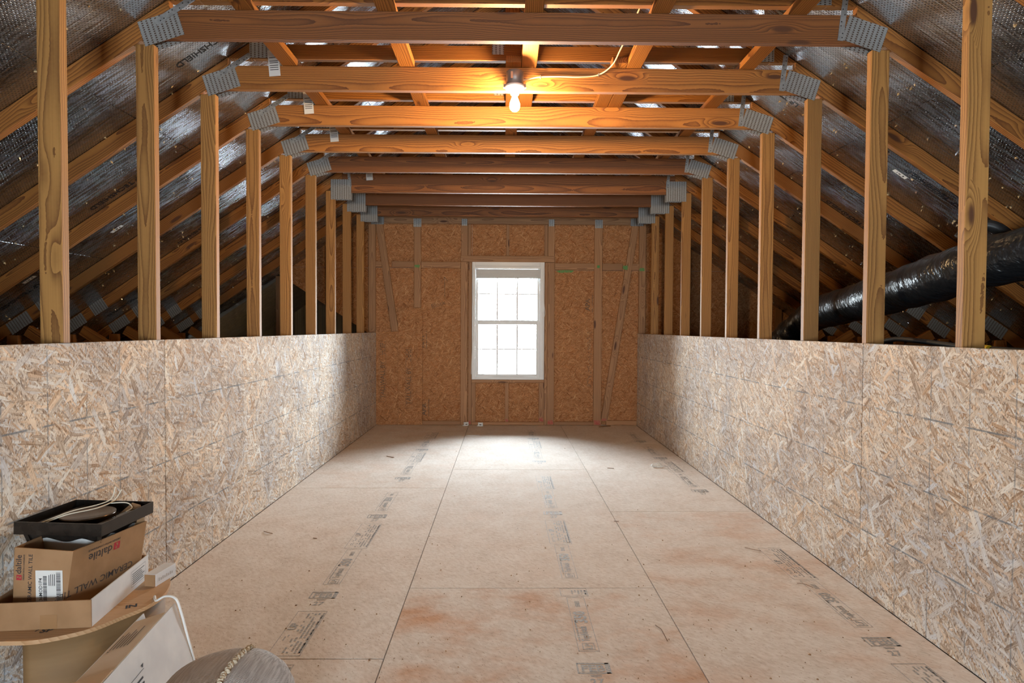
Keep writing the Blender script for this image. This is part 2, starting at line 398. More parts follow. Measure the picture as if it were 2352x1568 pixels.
# ------------------------------------------------------------------ floor
floor = box('floor', XC - 6.0, XC + 6.0, YF - 0.1, YB + 0.08, -0.14, -0.0185, simple('joist_deck', (0.16, 0.11, 0.07), 0.8)); tag(floor, kind='structure')
S1, S2 = -0.4609, 0.7522
def fpanel(x0, x1, y0, y1, wet):
    g_ = 0.0022
    me = box_me(x1 - x0 - 2 * g_, y1 - y0 - 2 * g_, 0.0185, 0.0012, FLOOR)
    o = mesh_obj('floor_panel', me.copy(), None, None, ((x0 + x1) / 2, (y0 + y1) / 2, -0.00925))
    o.color = (wet, wet, wet, 1); o.parent = floor; o.matrix_parent_inverse = Matrix.Translation(-Vector(floor.location))
    return o
cols = ((XL + 0.001, S1, 4.7028), (S1, S2, 5.3254), (S2, XR - 0.001, 6.5456))
wets = {(0, 0): .30, (0, 1): .12, (0, 2): .35, (1, 0): .08, (1, 1): .15, (1, 2): .95, (2, 0): .05, (2, 1): .12, (2, 2): .55}
for ci, (x0, x1, j) in enumerate(cols):
    ys = [YB - 0.001] + [j - 2.438 * k for k in range(5) if j - 2.438 * k > YF + 0.05] + [YF]
    for k in range(len(ys) - 1):
        fpanel(x0, x1, ys[k + 1], ys[k], wets.get((ci, k), 0.6))
# printed marks on the sheets
def hatch(x0, x1, y0, y1, n, dens=0.6):
    out = []
    for i in range(n):
        a = y0 + (y1 - y0) * i / n; h = (y1 - y0) / n * 0.55; x = x0
        while x < x1:
            w = random.uniform(0.006, 0.02)
            if random.random() < dens: out.append(('rect', x, min(x + w, x1), a, a + h))
            x += w + 0.004
    return out
def floor_print(xa, y, what, ln=0.432):
    # text runs away from the camera; its upper side faces left
    M = frame((xa, y, 0.0007), (0, 1, 0), (-1, 0, 0)); parts = []
    if what == 'brand':
        parts += outline(0, 0.47, -0.042, 0.042, 0.0025)
        parts += outline(0.012, 0.062, -0.028, 0.022, 0.003) + [('t', text_me('LP', 0.038, 0.0008), 0.016, -0.017, 0)]
        parts += [('t', text_me('TopNotch', 0.046, 0.0015, 'LEFT', 0.62), 0.075, -0.014, 0), ('t', text_me('350', 0.074, 0.003, 'LEFT', 0.95), 0.225, -0.024, 0), ('t', text_me('SERIES', 0.03, 0.0006, 'LEFT', 0.7), 0.372, -0.012, 0)]
        parts += hatch(0.07, 0.26, 0.024, 0.038, 1, 0.95)
    elif what == 'grade':
        parts += outline(0, ln, -0.066, 0.066, 0.0025)
        parts += hatch(0.02, ln - 0.02, -0.058, 0.02, 5, 0.7) + hatch(0.02, ln - 0.02, -0.062, -0.046, 1, 1.0)
        if ln > 0.3: parts += [('t', text_me('UP', 0.045, 0.002), 0.2, 0.024, 0)] + hatch(0.03, 0.18, 0.03, 0.05, 2, 0.5)
    elif what == 'date':
        M = frame((xa, y, 0.0007), (1, 0, 0), (0, 1, 0))
        parts += [('rect', -0.064, -0.058, 0, 0.07), ('rect', 0.045, 0.064, 0, 0.07), ('rect', -0.06, 0.06, 0.062, 0.07), ('rect', -0.06, 0.06, 0, 0.007)]
        parts += [('t', text_me('FEB', 0.062, 0.002, 'CENTER', 0.95), -0.004, 0.013, 0), ('rect', -0.02, 0.025, -0.012, -0.008), ('rect', -0.018, 0.023, -0.020, -0.016), ('t', text_me('27', 0.05, 0.001, 'CENTER'), 0.0, -0.068, 0)]
    o = join_local('floor_print', parts, INK, floor, Matrix.Translation(-Vector(floor.location)) @ M)
    return o
for xa, starts, lo in ((0.345, ((2.314, 2.885), (2.998, 5.325), (4.183, 5.325), (5.77, 7.7), (6.95, 7.7)), 0), (-0.858, ((1.31, 2.265), (2.927, 4.703), (4.112, 4.703), (5.13, 7.7), (6.31, 7.7)), 0), (1.56, ((2.498, 4.108), (4.75, 6.545), (5.93, 6.545), (6.8, 7.7)), 0)):
    for y, top in starts:
        if y > 1.8 and y + 0.47 < top: floor_print(xa, y, 'brand')
        if y + 0.48 + 0.432 < top: floor_print(xa, y + 0.484, 'grade')
        if y - 0.15 > 2.0 and y != 2.998: floor_print(xa, y - 0.152, 'date')
floor_print(0.345, 2.797, 'grade', 0.084); floor_print(-0.858, 2.285, 'grade', 0.366); floor_print(1.56, 1.79, 'grade')

# ------------------------------------------------------------------ knee walls
def knee(name, xin, s, joints):
    x0, x1 = sorted((xin - s * 0.011, xin))
    xo = xin - s * 0.0115
    pl = box(name, min(xo - s * 0.089, xo), max(xo - s * 0.089, xo), YF, TK[0] - 0.7, -0.0185, 0.02, LUM); tag(pl, kind='structure')
    for y0, y1 in zip(joints, joints[1:]):
        g_ = 0.0022
        me = box_me(y1 - y0 - 2 * g_, WH, 0.011, 0.001, OSB_WALL)
        o = mesh_obj('osb_panel', me, None, None)
        o.matrix_local = frame((xin - s * 0.0055, (y0 + y1) / 2, WH / 2 + 0.0005), (0, -s, 0), (0, 0, 1))
        o.parent = pl; o.matrix_parent_inverse = Matrix.Translation(-Vector(pl.location))
knee('wall_left', XL, 1, (YF, -1.93, 0.506, 2.944, 5.381, YB - 0.002))
knee('wall_right', XR, -1, (YF, -2.0, 0.435, 2.873, 5.311, YB - 0.002))

# ------------------------------------------------------------------ roof deck with foil faced sheathing
deck_mat = simple('roof_deck_outside', (0.12, 0.10, 0.09), 0.9)
bm = bmesh.new()
o1 = 0.06
pts = [(XC - EAVE - 0.5, roof_z(XC - EAVE - 0.5) + 0.02), (XC, roof_z(XC) + 0.02), (XC + EAVE + 0.5, roof_z(XC + EAVE + 0.5) + 0.02), (XC + EAVE + 0.5, roof_z(XC + EAVE + 0.5) + 0.07), (XC, roof_z(XC) + 0.08), (XC - EAVE - 0.5, roof_z(XC - EAVE - 0.5) + 0.07)]
prism_bm(pts, YF - 0.25, YB + 0.25, bm)
ceiling = bm_obj('ceiling', bm, deck_mat); tag(ceiling, kind='structure')
SLR = math.hypot(1, PITCH)
for s in (-1, 1):
    edges = [0.03, 0.21, 1.43, 2.648, 3.875, 5.095, 6.315, 7.2]
    for i in range(len(edges) - 1):
        a, b_ = edges[i], edges[i + 1]
        off = (0.0, 1.22)[i % 2]
        ys = [YF - 0.05] + [YF - 0.05 + off + 2.438 * k for k in range(1, 6) if YF - 0.05 + off + 2.438 * k < YB] + [YB + 0.05]
        for y0, y1 in zip(ys, ys[1:]):
            g_ = 0.002
            me = box_me(b_ - a - 2 * g_, y1 - y0 - 2 * g_, 0.012, 0.0008, FOIL)
            o = mesh_obj('sheathing_panel', me, None, ceiling)
            sm = (a + b_) / 2 / SLR
            nrm = Vector((s * PITCH, 0, 1)).normalized()
            P = Vector((XC + s * sm, (y0 + y1) / 2, roof_z(XC + s * sm))) + nrm * 0.0062
            o.matrix_local = frame(P, (s, 0, -PITCH), (0, 1, 0))
# splinters and nail tips that came through the deck
bm = bmesh.new(); bmb = bmesh.new()
def tip(bm, P, n, r, h):
    u = Vector((0, 1, 0)); w = n.cross(u); a = random.uniform(0, 6.28)
    vs_ = [bm.verts.new(P + (u * math.cos(a + t) + w * math.sin(a + t)) * r * random.uniform(.5, 1.3)) for t in (0, 1.6, 3.1, 4.7)]
    tp = bm.verts.new(P + n * h + (u * random.uniform(-1, 1) + w * random.uniform(-1, 1)) * r)
    for i in range(4): bm.faces.new((vs_[i], vs_[(i + 1) % 4], tp))
for s in (-1, 1):
    for i in range(620):
        d = random.uniform(1.6, 5.0); y = random.uniform(2.3, 7.7)
        if random.random() < 0.5: d = round(d / 0.14) * 0.14 + random.uniform(-.01, .01)
        x = XC + s * d; n = Vector((-s * PITCH, 0, -1)).normalized()
        tip(bm if random.random() < 0.75 else bmb, Vector((x, y, roof_z(x))) + n * 0.0005, n, random.uniform(0.004, 0.010), random.uniform(0.005, 0.016))
o = bm_obj('splinters', bm, NAILWOOD, ceiling); tag(o, kind='stuff')
o = bm_obj('nail_tips', bmb, simple('bright_nail', (0.8, 0.8, 0.82), 0.25, 1.0), ceiling); tag(o, kind='stuff')
# printing on the foil
def foil_text(s, st, y, t, size=0.06):
    """st = distance from ridge along slope where the lettering starts"""
    x = XC + s * st / SLR; n = Vector((-s * PITCH, 0, -1)).normalized()
    P = Vector((x, y, roof_z(x))) + n * 0.0012
    xd = (-1, 0, -PITCH) if s < 0 else (-1, 0, PITCH)
    join_local('foil_print', [('t', text_me(t, size, 0.0012), 0, 0, 0)], INK_FOIL, ceiling, frame(P, xd, (0, 1, 0)))
for s, st, y in ((-1, 1.90, 3.31), (-1, 3.0, 4.03), (-1, 4.27, 4.49), (-1, 3.1, 5.25), (-1, 1.85, 4.75), (-1, 4.25, 5.75)):
    foil_text(s, st, y, 'LP TECHSHIELD' if s * st < -2 else 'TECHSHIELD')
for s, st, y in ((1, 3.42, 3.71), (1, 3.42, 4.62), (1, 2.23, 3.81), (1, 4.6, 4.05), (1, 2.3, 5.25)):
    foil_text(s, st, y, 'LP TECHSHIELD')
for s, st, y in ((1, 3.02, 3.80), (-1, 3.53, 4.46), (-1, 4.23, 4.37)):
    x = XC + s * st / SLR; n = Vector((-s * PITCH, 0, -1)).normalized(); P = Vector((x, y, roof_z(x))) + n * 0.001
    Mx = frame(P, (-1, 0, -PITCH) if s < 0 else (-1, 0, PITCH), (0, 1, 0))
    st_o = join_local('foil_sticker', [('rect', -0.05, 0.05, -0.017, 0.017)], PAPER, ceiling, Mx)
    join_local('sticker_print', [('rect', -0.03, -0.02, -0.008, 0.008), ('rect', -0.005, 0.01, -0.004, 0.006), ('rect', 0.02, 0.024, -0.01, 0.01)], INK_BLK, st_o, Matrix.Translation((0, 0, 0.0006)))

# ------------------------------------------------------------------ attic trusses
def add_plate(parent, name, cx, cz, w, h, rot, y, th=0.0016, mate=None):
    me = box_me(w, th, h, 0.0, mate or PLATE)
    return mesh_obj(name, me, None, parent, (cx, y, cz), (0, -rot, 0))
ORD = ['nearest', 'second', 'third', 'fourth', 'fifth', 'sixth', 'seventh', 'eighth', 'ninth']
UNIQ = {0: 'nearest attic truss, only its two big studs show at the sides', 1: 'second attic truss, dark collar beam across the top of the view', 2: 'third attic truss, carries the lit bulb on its collar beam',
        3: 'fourth attic truss, collar beam glowing orange right behind the bulb', 4: 'fifth attic truss from the camera with knotty orange collar beam', 5: 'sixth attic truss, last with tilted metal gusset plates',
        6: 'seventh attic truss, nearest one with square upright gusset plates', 7: 'eighth attic truss, second before the window gable wall', 8: 'ninth attic truss, last one before the window gable wall'}
T0 = 0.038
for k, y in enumerate(TK):
    t = empty('attic_truss', (XC, y, 0), -0.0075)
    tag(t, UNIQ[k], 'roof truss', 'attic trusses in a row')
    cb = 2.672 if k < 6 else 2.628
    zt = ZT - 0.001
    # collar with ends cut to the rafter slope
    q = (zt - cb)
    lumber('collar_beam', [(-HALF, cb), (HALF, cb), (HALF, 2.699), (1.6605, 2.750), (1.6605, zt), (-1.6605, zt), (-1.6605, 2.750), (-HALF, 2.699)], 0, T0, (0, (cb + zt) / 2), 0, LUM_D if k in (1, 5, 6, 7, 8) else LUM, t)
    for s in (-1, 1):
        ux = s * HALF; e = s * (EAVE - 0.02)
        tz = ZT - 0.001; ez = tz - PITCH * (EAVE - 0.02 - HALF)
        v = 0.107
        pts = [(s * 1.661, tz + PITCH * (HALF - 1.661)), (e, ez), (e, ez - 0.03), (e - s * 0.11, ez - 0.03), (s * 1.661, tz + PITCH * (HALF - 1.661) - v)]
        mid = ((ux + e) / 2, (tz + ez) / 2 - v / 2)
        lumber('rafter', pts, 0, T0, mid, s * -ANG, LUM, t)
        sx0, sx1 = sorted((s * HALF, s * (HALF + 0.089)))
        lumber('knee_stud', rect_pts(sx0, sx1, -0.0185, 2.642), 0, T0, ((sx0 + sx1) / 2, 1.3), math.pi / 2, LUM_S, t)
        # web members outside the knee wall, with their tooth plates
        nx = s * (3.885); nz = roof_z(XC + nx) - 0.10
        stick('web', (nx - s * 0.05, nz - 0.03), (s * 1.90, 0.06), 0.089, 0, T0, LUM, t)
        stick('web', (nx + s * 0.06, nz - 0.07), (nx + s * 0.06, -0.0185), 0.089, 0, T0, LUM, t)
        add_plate(t, 'gusset_plate', nx, nz + 0.03, 0.20, 0.10, s * -ANG, -0.001)
        px = s * 3.68; add_plate(t, 'splice_plate', px, roof_z(XC + px) - 0.05, 0.14, 0.125, s * -ANG, -0.001)
        # main joint plates
        if k < 6:
            for yy in (-0.001, T0 + 0.001):
                add_plate(t, 'gusset_plate', s * 1.700, 2.718 - (0.012 if yy > 0 else 0), 0.198, 0.122, -s * 0.31, yy)
        else:
            for yy in (-0.001, T0 + 0.001):
                add_plate(t, 'gusset_plate', s * 1.672, 2.655, 0.205, 0.20, 0, yy)
        # straps tying the upper truss down
        if k < 7:
            if s < 0 and k < 6:
                st = mesh_obj('strap', box_me(0.23, 0.0015, 0.03, 0, STRAP), None, t, (-1.628, -0.0028, 2.807), (0, -0.58, 0))
            else:
                st = mesh_obj('strap', box_me(0.21, 0.0015, 0.028, 0, STRAP), None, t, (s * 1.592, -0.0028, 2.788), (0, -math.pi / 2 - s * -0.11, 0))
            bmh = bmesh.new()
            for hx in (-0.09, -0.07, -0.035, -0.015, 0.02, 0.045, 0.07, 0.09):
                hz = 0.006 * (1 if int(hx * 1000) % 2 else -1); r = 0.0035
                bmh.faces.new([bmh.verts.new((hx + r * math.cos(a), -0.0012, hz + r * math.sin(a))) for a in [i * math.pi / 3 for i in range(6)]])
            tag(bm_obj('nail_holes', bmh, HOLE, st), kind='stuff')
    if k in (2, 3, 4, 6):
        tx = -1.392
        pt = mesh_obj('paper_tag', box_me(0.065, 0.0012, 0.15, 0, PAPER), None, t, (tx, -0.0045, 2.822), (0, -0.08, 0))
        join_local('tag_print', [('rect', -0.025, 0.025, z, z + 0.004) for z in (-0.04, -0.028, -0.016, 0.0, 0.01, 0.03)], INK_BLK, pt, frame((0, -0.0009, 0), (1, 0, 0), (0, 0, 1)))

# ------------------------------------------------------------------ piggyback trusses riding on the purlins
for k, y in list(enumerate(TK))[1:]:
    t = empty('piggyback_truss', (XC, y, 2.8485), -0.0075)
    tag(t, 'small upper roof truss above the ' + ['', 'second', 'third, bulb-carrying', 'fourth', 'fifth', 'sixth', 'seventh', 'eighth', 'ninth'][k] + ' attic truss collar beam', 'roof truss', 'upper piggyback trusses')
    z0 = 2.8485
    lumber('bottom_chord', [(-1.513, 0), (1.513, 0), (1.385, 0.085), (-1.385, 0.085)], 0, T0, (0, 0.044), 0, LUM, t)
    for s in (-1, 1):
        a, b_ = 1.659, 0.001
        pts = [(s * a, roof_z(XC + a) - z0 - 0.001), (s * b_, roof_z(XC + b_) - z0 - 0.001), (s * b_, roof_z(XC + b_) - z0 - 0.108), (s * 1.515, 0.0), (s * a, 0.0)]
        lumber('top_chord', pts, 0, T0, (s * 0.8, roof_z(XC + .8) - z0 - 0.05), s * -ANG, LUM, t)
        add_plate(t, 'gusset_plate', s * 1.47, 0.05, 0.13, 0.09, 0, -0.001)
    lumber('king_post', rect_pts(-0.0445, 0.0445, 0.085, 0.98), 0, T0, (0, 0.5), math.pi / 2, LUM, t)
    add_plate(t, 'gusset_plate', -0.085, 0.075, 0.07, 0.08, 0, -0.001)

# ------------------------------------------------------------------ purlins lying flat on the collars
def purlin(xc, y0, y1, label):
    me = box_me(y1 - y0, 0.089, 0.0375, 0.0025, LUM)
    o = mesh_obj('purlin', me, None, None, (xc, (y0 + y1) / 2, ZT + 0.0192), (0, 0, math.pi / 2))
    tag(o, label, 'purlin', 'flat purlins above the collar beams')
purlin(-1.26, YF + 0.1, 7.70, 'leftmost flat purlin lying over the collar beams')
purlin(-0.576, YF + 0.1, 7.70, 'flat purlin second from left over the collar beams')
purlin(0.138, YF + 0.1, 4.18, 'near middle purlin running over the collar beams to the bulb')
purlin(0.047, 3.42, 7.70, 'far middle purlin running from the bulb to the gable wall')
purlin(0.752, YF + 0.1, 4.18, 'near purlin right of the middle, beside the white cable')
purlin(0.661, 3.42, 7.70, 'far purlin right of the middle, ending at the gable wall')
purlin(1.42, YF + 0.1, 7.70, 'rightmost flat purlin lying over the collar beams')

# ------------------------------------------------------------------ gable wall with the window
YO = YB + 0.0385                                     # face of the sheathing
WX0, WX1, WZ0, WZ1 = -0.425, 0.53, 0.602, 2.168      # rough opening
bm = bmesh.new()
oz = lambda x: roof_z(x) - 0.005
for poly in ([(-6, -0.15), (WX0, -0.15), (WX0, 4.2), (-6, 4.2)], [(WX1, -0.15), (6, -0.15), (6, 4.2), (WX1, 4.2)], [(WX0, -0.15), (WX1, -0.15), (WX1, WZ0), (WX0, WZ0)], [(WX0, WZ1), (WX1, WZ1), (WX1, 4.2), (WX0, 4.2)]):
    c0 = ZT + PITCH * HALF + 0.02
    poly = clip(poly, PITCH, 1, c0 + PITCH * XC); poly = clip(poly, -PITCH, 1, c0 - PITCH * XC)
    if poly[0][0] < -3:
        a = clip(poly, -1, 0, 1.72); b_ = clip(clip(poly, 1, 0, -1.72), -0.655, -1, -0.033)
        prism_bm(a, YO + 0.0125, YO + 0.05, bm); prism_bm(b_, YO + 0.0125, YO + 0.05, bm)
    else: prism_bm(poly, YO + 0.0125, YO + 0.05, bm)
wall_back = bm_obj('wall_back', bm, simple('house_wrap', (0.45, 0.45, 0.44), 0.7)); tag(wall_back, kind='structure')
def gpanel(x0, x1, z0, z1, void=False):
    p = rect_pts(x0 + 0.0015, x1 - 0.0015, z0 + 0.0015, z1 - 0.0015)
    c0 = ZT + PITCH * HALF
    p = clip(p, PITCH, 1, c0 + PITCH * XC); p = clip(p, -PITCH, 1, c0 - PITCH * XC)
    if void: p = clip(p, -0.655, -1, -0.033)         # the lower roof next door cuts this corner away
    if len(p) < 3: return
    cx = sum(q[0] for q in p) / len(p); cz = sum(q[1] for q in p) / len(p)
    bm = bmesh.new()                                  # board lies in local XY
    a = [bm.verts.new((x - cx, z - cz, 0.006)) for x, z in p]; c = [bm.verts.new((x - cx, z - cz, -0.006)) for x, z in p]; n = len(p)
    bm.faces.new(a); bm.faces.new(c[::-1])
    for i in range(n): bm.faces.new((a[i], c[i], c[(i + 1) % n], a[(i + 1) % n]))
    o = bm_obj('osb_panel', bm, OSB_GABLE, wall_back); o.matrix_local = frame((cx, YO + 0.006, cz), (1, 0, 0), (0, 0, 1))
for xs in ((-4.8, -3.58), (-3.58, -2.36), (-2.36, -1.70)):
    gpanel(*xs, 0, 2.072, True); gpanel(*xs, 2.072, 4.1, True)
gpanel(-1.70, -1.14, 0, 2.072); gpanel(-1.70, -1.14, 2.072, 4.1)
gpanel(-1.14, WX0, 0, 2.072); gpanel(WX1, 1.24, 0, 2.05); gpanel(WX0, WX1, 0, WZ0); gpanel(WX0, WX1, WZ1, 4.1); gpanel(-1.14, WX0, 2.072, 4.1); gpanel(WX1, 1.24, 2.05, 4.1)
for xs in ((1.24, 2.46), (2.46, 3.68), (3.68, 4.9)):
    gpanel(*xs, 0, 2.05); gpanel(*xs, 2.05, 4.1)
def gst(name, x0, x1, z0, z1, vertical=True, y0=YB, y1=YO):
    return lumber(name, rect_pts(x0, x1, z0, z1), y0, y1 - 0.0005, ((x0 + x1) / 2, (z0 + z1) / 2), math.pi / 2 if vertical else 0, LUM_B, wall_back)
gst('stud', -0.572, -0.483, 0.0005, 2.150); gst('stud', 0.573, 0.662, 0.0005, 2.148)
gst('stud', -0.472, -0.428, 0.0005, 2.150); gst('stud', 0.533, 0.572, 0.0005, 2.148)
gst('header', -0.573, 0.662, 2.151, 2.232, False)
gst('stud', -0.568, -0.483, 2.2325, 2.70); gst('stud', 0.573, 0.660, 2.2325, 2.70)
for x0, x1 in ((-0.478, -0.440), (0.026, 0.065), (0.529, 0.570)): gst('cripple_stud', x0, x1, 2.2325, 2.645)
gst('block', -0.478, 0.571, 2.646, 2.685, False)
gst('sill', -0.426, 0.531, 0.563, 0.601, False)
for x0, x1 in ((-0.426, -0.376), (0.016, 0.062), (0.463, 0.531)): gst('cripple_stud', x0, x1, 0.041, 0.5625)
for x0, x1, zt_ in ((-1.076, -0.573, 0.052), (-0.426, 0.531, 0.040), (0.663, 1.186, 0.045), (1.36, 1.765, 0.062)): gst('bottom_plate', x0, x1, 0.0005, zt_, False)
gst('stud', -1.185, -1.096, 1.548, 2.66); gst('stud', 1.187, 1.290, 0.0005, 2.66)
gst('stud', 1.777, 1.868, 0.0005, 2.66); gst('stud', -1.782, -1.690, 0.9, 2.66)
for x0, x1, z0, z1 in ((-1.475, -1.187, 2.075, 2.153), (-1.689, -1.61, 2.075, 2.15), (-1.094, -0.574, 2.070, 2.149), (0.664, 1.185, 2.058, 2.141), (1.292, 1.56, 2.054, 2.140), (1.68, 1.776, 2.054, 2.14)): gst('block', x0, x1, z0, z1, False)
gst('top_chord', -1.74, 1.82, 2.6455, 2.80, False, YB - 0.02, YB - 0.0005)
stick('brace', (-1.642, 2.643), (-1.437, 1.235), 0.089, YB + 0.002, YO - 0.001, LUM_B, wall_back)
stick('brace', (1.724, 2.64), (1.332, 0.06), 0.085, YB + 0.002, YO - 0.001, LUM_B, wall_back)
# engineered rim boards stood up in the left corner
for x0, x1, zt_ in ((-1.686, -1.400, 1.232), (-1.398, -1.078, 1.545)):
    bm = bmesh.new(); bmesh.ops.create_cube(bm, size=1.0); bmesh.ops.scale(bm, vec=(x1 - x0, zt_ - 0.0005, 0.030), verts=bm.verts)
    o = bm_obj('rim_board', bm, OSB_GABLE, wall_back); o.matrix_local = frame(((x0 + x1) / 2, YB + 0.022, zt_ / 2), (1, 0, 0), (0, 0, 1))
for xx, zz, wd in ((-1.62, 0.30, 0.12), (-1.27, 0.22, 0.11)):
    parts = outline(0.0, 0.80, -0.004, wd - 0.03, 0.0035) + [('t', text_me('TALLWALL BY', 0.085, 0.001, 'LEFT', 0.9), 0.05, 0.012, 0)] + hatch(0.62, 0.78, 0.01, 0.08, 3, 0.7)
    join_local('board_print', parts, INK_WALL, wall_back, frame((xx + wd / 2, YB + 0.006, zz), (0, 0, 1), (-1, 0, 0)))
for x, z, rot in ((-1.03, 0.12, -1), (1.135, 1.52, 1), (-1.06, 1.02, -1)):
    join_local('board_print', [('t', text_me('APA', 0.085, 0.002), 0, 0, 0)] + hatch(-0.02, 0.22, -0.04, -0.02, 1, 0.8), INK_WALL, wall_back, frame((x, YO - 0.0006, z), (0, 0, 1), (-1, 0, 0)))
join_local('board_print', hatch(0, 0.75, 0, 0.06, 4, 0.4), INK_WALL, wall_back, frame((1.16, YO - 0.0006, 0.5), (0, 0, 1), (-1, 0, 0)))
# carpenter's handwriting
hx, hz = -0.955, 1.535
wr = [('t', text_me('Block', 0.085, -0.0008), 0, 0, 0.33)]
wr += [('poly', [(0.165, 0.16), (0.171, 0.16), (0.168, 0.42), (0.162, 0.42)]), ('poly', [(0.165, 0.425), (0.122, 0.36), (0.128, 0.357), (0.165, 0.412)]), ('poly', [(0.163, 0.425), (0.206, 0.37), (0.202, 0.365), (0.163, 0.412)])]
join_local('handwriting', wr, INK_WALL, wall_back, frame((hx, YO - 0.0006, hz), (1, 0, 0), (0, 0, 1)))
def spray(name, m, x0, x1, z0, z1, y):
    n = 14; p = []
    for i in range(n):
        a = 2 * math.pi * i / n; r = random.uniform(0.75, 1.1)
        p.append(((x0 + x1) / 2 + (x1 - x0) / 2 * r * math.copysign(abs(math.cos(a)) ** .5, math.cos(a)), (z0 + z1) / 2 + (z1 - z0) / 2 * r * math.copysign(abs(math.sin(a)) ** .5, math.sin(a))))
    join_local(name, [('poly', p)], m, wall_back, frame((0, y, 0), (1, 0, 0), (0, 0, 1)))
for a in ((-1.18, -1.11, 2.07, 2.11, YB - 0.0008), (0.68, 0.92, 2.02, 2.055, YO - 0.0006), (1.565, 1.63, 2.06, 2.12, YB + 0.001), (1.785, 1.855, 2.04, 2.085, YB - 0.0008), (1.22, 1.26, 2.08, 2.12, YB - 0.0008)): spray('green_mark', GREEN, *a)
for a in ((1.19, 1.285, 0.004, 0.07, YB - 0.0008), (1.30, 1.37, 0.06, 0.09, YB + 0.001), (0.58, 0.655, 0.01, 0.07, YB - 0.0008), (0.47, 0.525, 0.05, 0.10, YB - 0.0008), (-0.465, -0.433, 0.01, 0.06, YB - 0.0008), (0.02, 0.058, 0.045, 0.08, YB - 0.0008)): spray('red_mark', RED, *a)
for x, z, w_, h_ in ((-1.140, 2.655, 0.10, 0.11), (-0.525, 2.665, 0.075, 0.09), (0.617, 2.665, 0.075, 0.09), (1.238, 2.655, 0.10, 0.11), (-1.66, 2.68, 0.17, 0.10), (1.74, 2.68, 0.17, 0.10)):
    mesh_obj('gusset_plate', box_me(w_, 0.0015, h_, 0, PLATE), None, wall_back, (x, YB - 0.0215, z))
# studs of the gable beyond the knee walls
for x, z1 in ((-2.30, 2.35), (-2.95, 1.95), (2.42, 2.35), (3.03, 1.96), (3.64, 1.55)): gst('stud', x - 0.0445, x + 0.0445, 0.0005, z1)

# dark roof space of the wing next door, seen through the cut corner
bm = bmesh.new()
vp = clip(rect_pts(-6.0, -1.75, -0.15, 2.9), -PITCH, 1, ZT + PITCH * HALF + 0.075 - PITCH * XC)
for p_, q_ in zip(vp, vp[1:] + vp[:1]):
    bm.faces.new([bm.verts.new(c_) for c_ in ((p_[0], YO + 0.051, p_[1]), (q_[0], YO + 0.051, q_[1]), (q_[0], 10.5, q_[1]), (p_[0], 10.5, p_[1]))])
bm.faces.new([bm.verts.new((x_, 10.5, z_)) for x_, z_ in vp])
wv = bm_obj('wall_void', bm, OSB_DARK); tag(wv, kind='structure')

# ------------------------------------------------------------------ rear gable (behind the camera) with an unseen window added to light the near end
RX0, RX1, RZ0, RZ1 = -0.5, 0.6, 0.6, 1.5
bm = bmesh.new()
for poly in ([(-6.2, -0.15), (RX0, -0.15), (RX0, 4.2), (-6.2, 4.2)], [(RX1, -0.15), (6.2, -0.15), (6.2, 4.2), (RX1, 4.2)], [(RX0, -0.15), (RX1, -0.15), (RX1, RZ0), (RX0, RZ0)], [(RX0, RZ1), (RX1, RZ1), (RX1, 4.2), (RX0, 4.2)]):
    c0 = ZT + PITCH * HALF + 0.03
    poly = clip(poly, PITCH, 1, c0 + PITCH * XC); poly = clip(poly, -PITCH, 1, c0 - PITCH * XC)
    prism_bm(poly, YF - 0.10, YF - 0.01, bm)
wf = bm_obj('wall_front', bm, OSB_GABLE); tag(wf, kind='structure')
w2 = empty('added_rear_window', ((RX0 + RX1) / 2, YF - 0.06, RZ0)); tag(w2, kind='structure')
hw, hh = (RX1 - RX0) / 2, RZ1 - RZ0
for a in ((-hw, -hw + 0.05, 0, hh), (hw - 0.05, hw, 0, hh), (-0.04, 0.04, 0.05, hh - 0.05)): box('window_frame', a[0], a[1], -0.03, 0.03, a[2], a[3], VINYL, w2)
for a in ((0, 0.05), (hh - 0.05, hh)): box('window_frame', -hw + 0.05, hw - 0.05, -0.03, 0.03, a[0], a[1], VINYL, w2)

# ------------------------------------------------------------------ the window in view
GM = bpy.data.materials.new('window_glass'); GM.use_nodes = True
nt = GM.node_tree; nt.nodes.clear(); g = G(nt)
outn = g.n('ShaderNodeOutputMaterial'); tr = g.n('ShaderNodeBsdfTransparent', [(0.97, 0.98, 0.98, 1)]); gl = g.n('ShaderNodeBsdfGlossy', {'Roughness': 0.02})
fr = g.n('ShaderNodeFresnel', {'IOR': 1.45}); mx = g.n('ShaderNodeMixShader', [fr.outputs[0], tr.outputs[0], gl.outputs[0]]); nt.links.new(mx.outputs[0], outn.inputs[0])
win = empty('window_1', ((WX0 + WX1) / 2, YB + 0.03, WZ0)); tag(win, 'white vinyl double-hung window with grid panes in the gable wall', kind='structure')
wc = (WX0 + WX1) / 2
def wbox(name, x0, x1, y0, y1, z0, z1, m_, par=None, bev=0.002):
    p = par or win
    base = Vector((wc, YB + 0.03, WZ0)) + (p.location if p is not win else Vector((0, 0, 0)))
    return box(name, x0 - base.x, x1 - base.x, y0 - base.y, y1 - base.y, z0 - base.z, z1 - base.z, m_, p, bev)
e = 0.0008
for x0, x1 in ((WX0 + e, -0.381), (0.470, WX1 - e)): wbox('window_frame', x0, x1, YB + 0.004, YB + 0.085, WZ0 + e, WZ1 - e, VINYL)
wbox('window_frame', -0.3805, 0.4695, YB + 0.004, YB + 0.085, WZ0 + e, 0.640, VINYL)
wbox('window_frame', -0.3805, 0.4695, YB + 0.004, YB + 0.085, 2.095, WZ1 - e, VINYL)
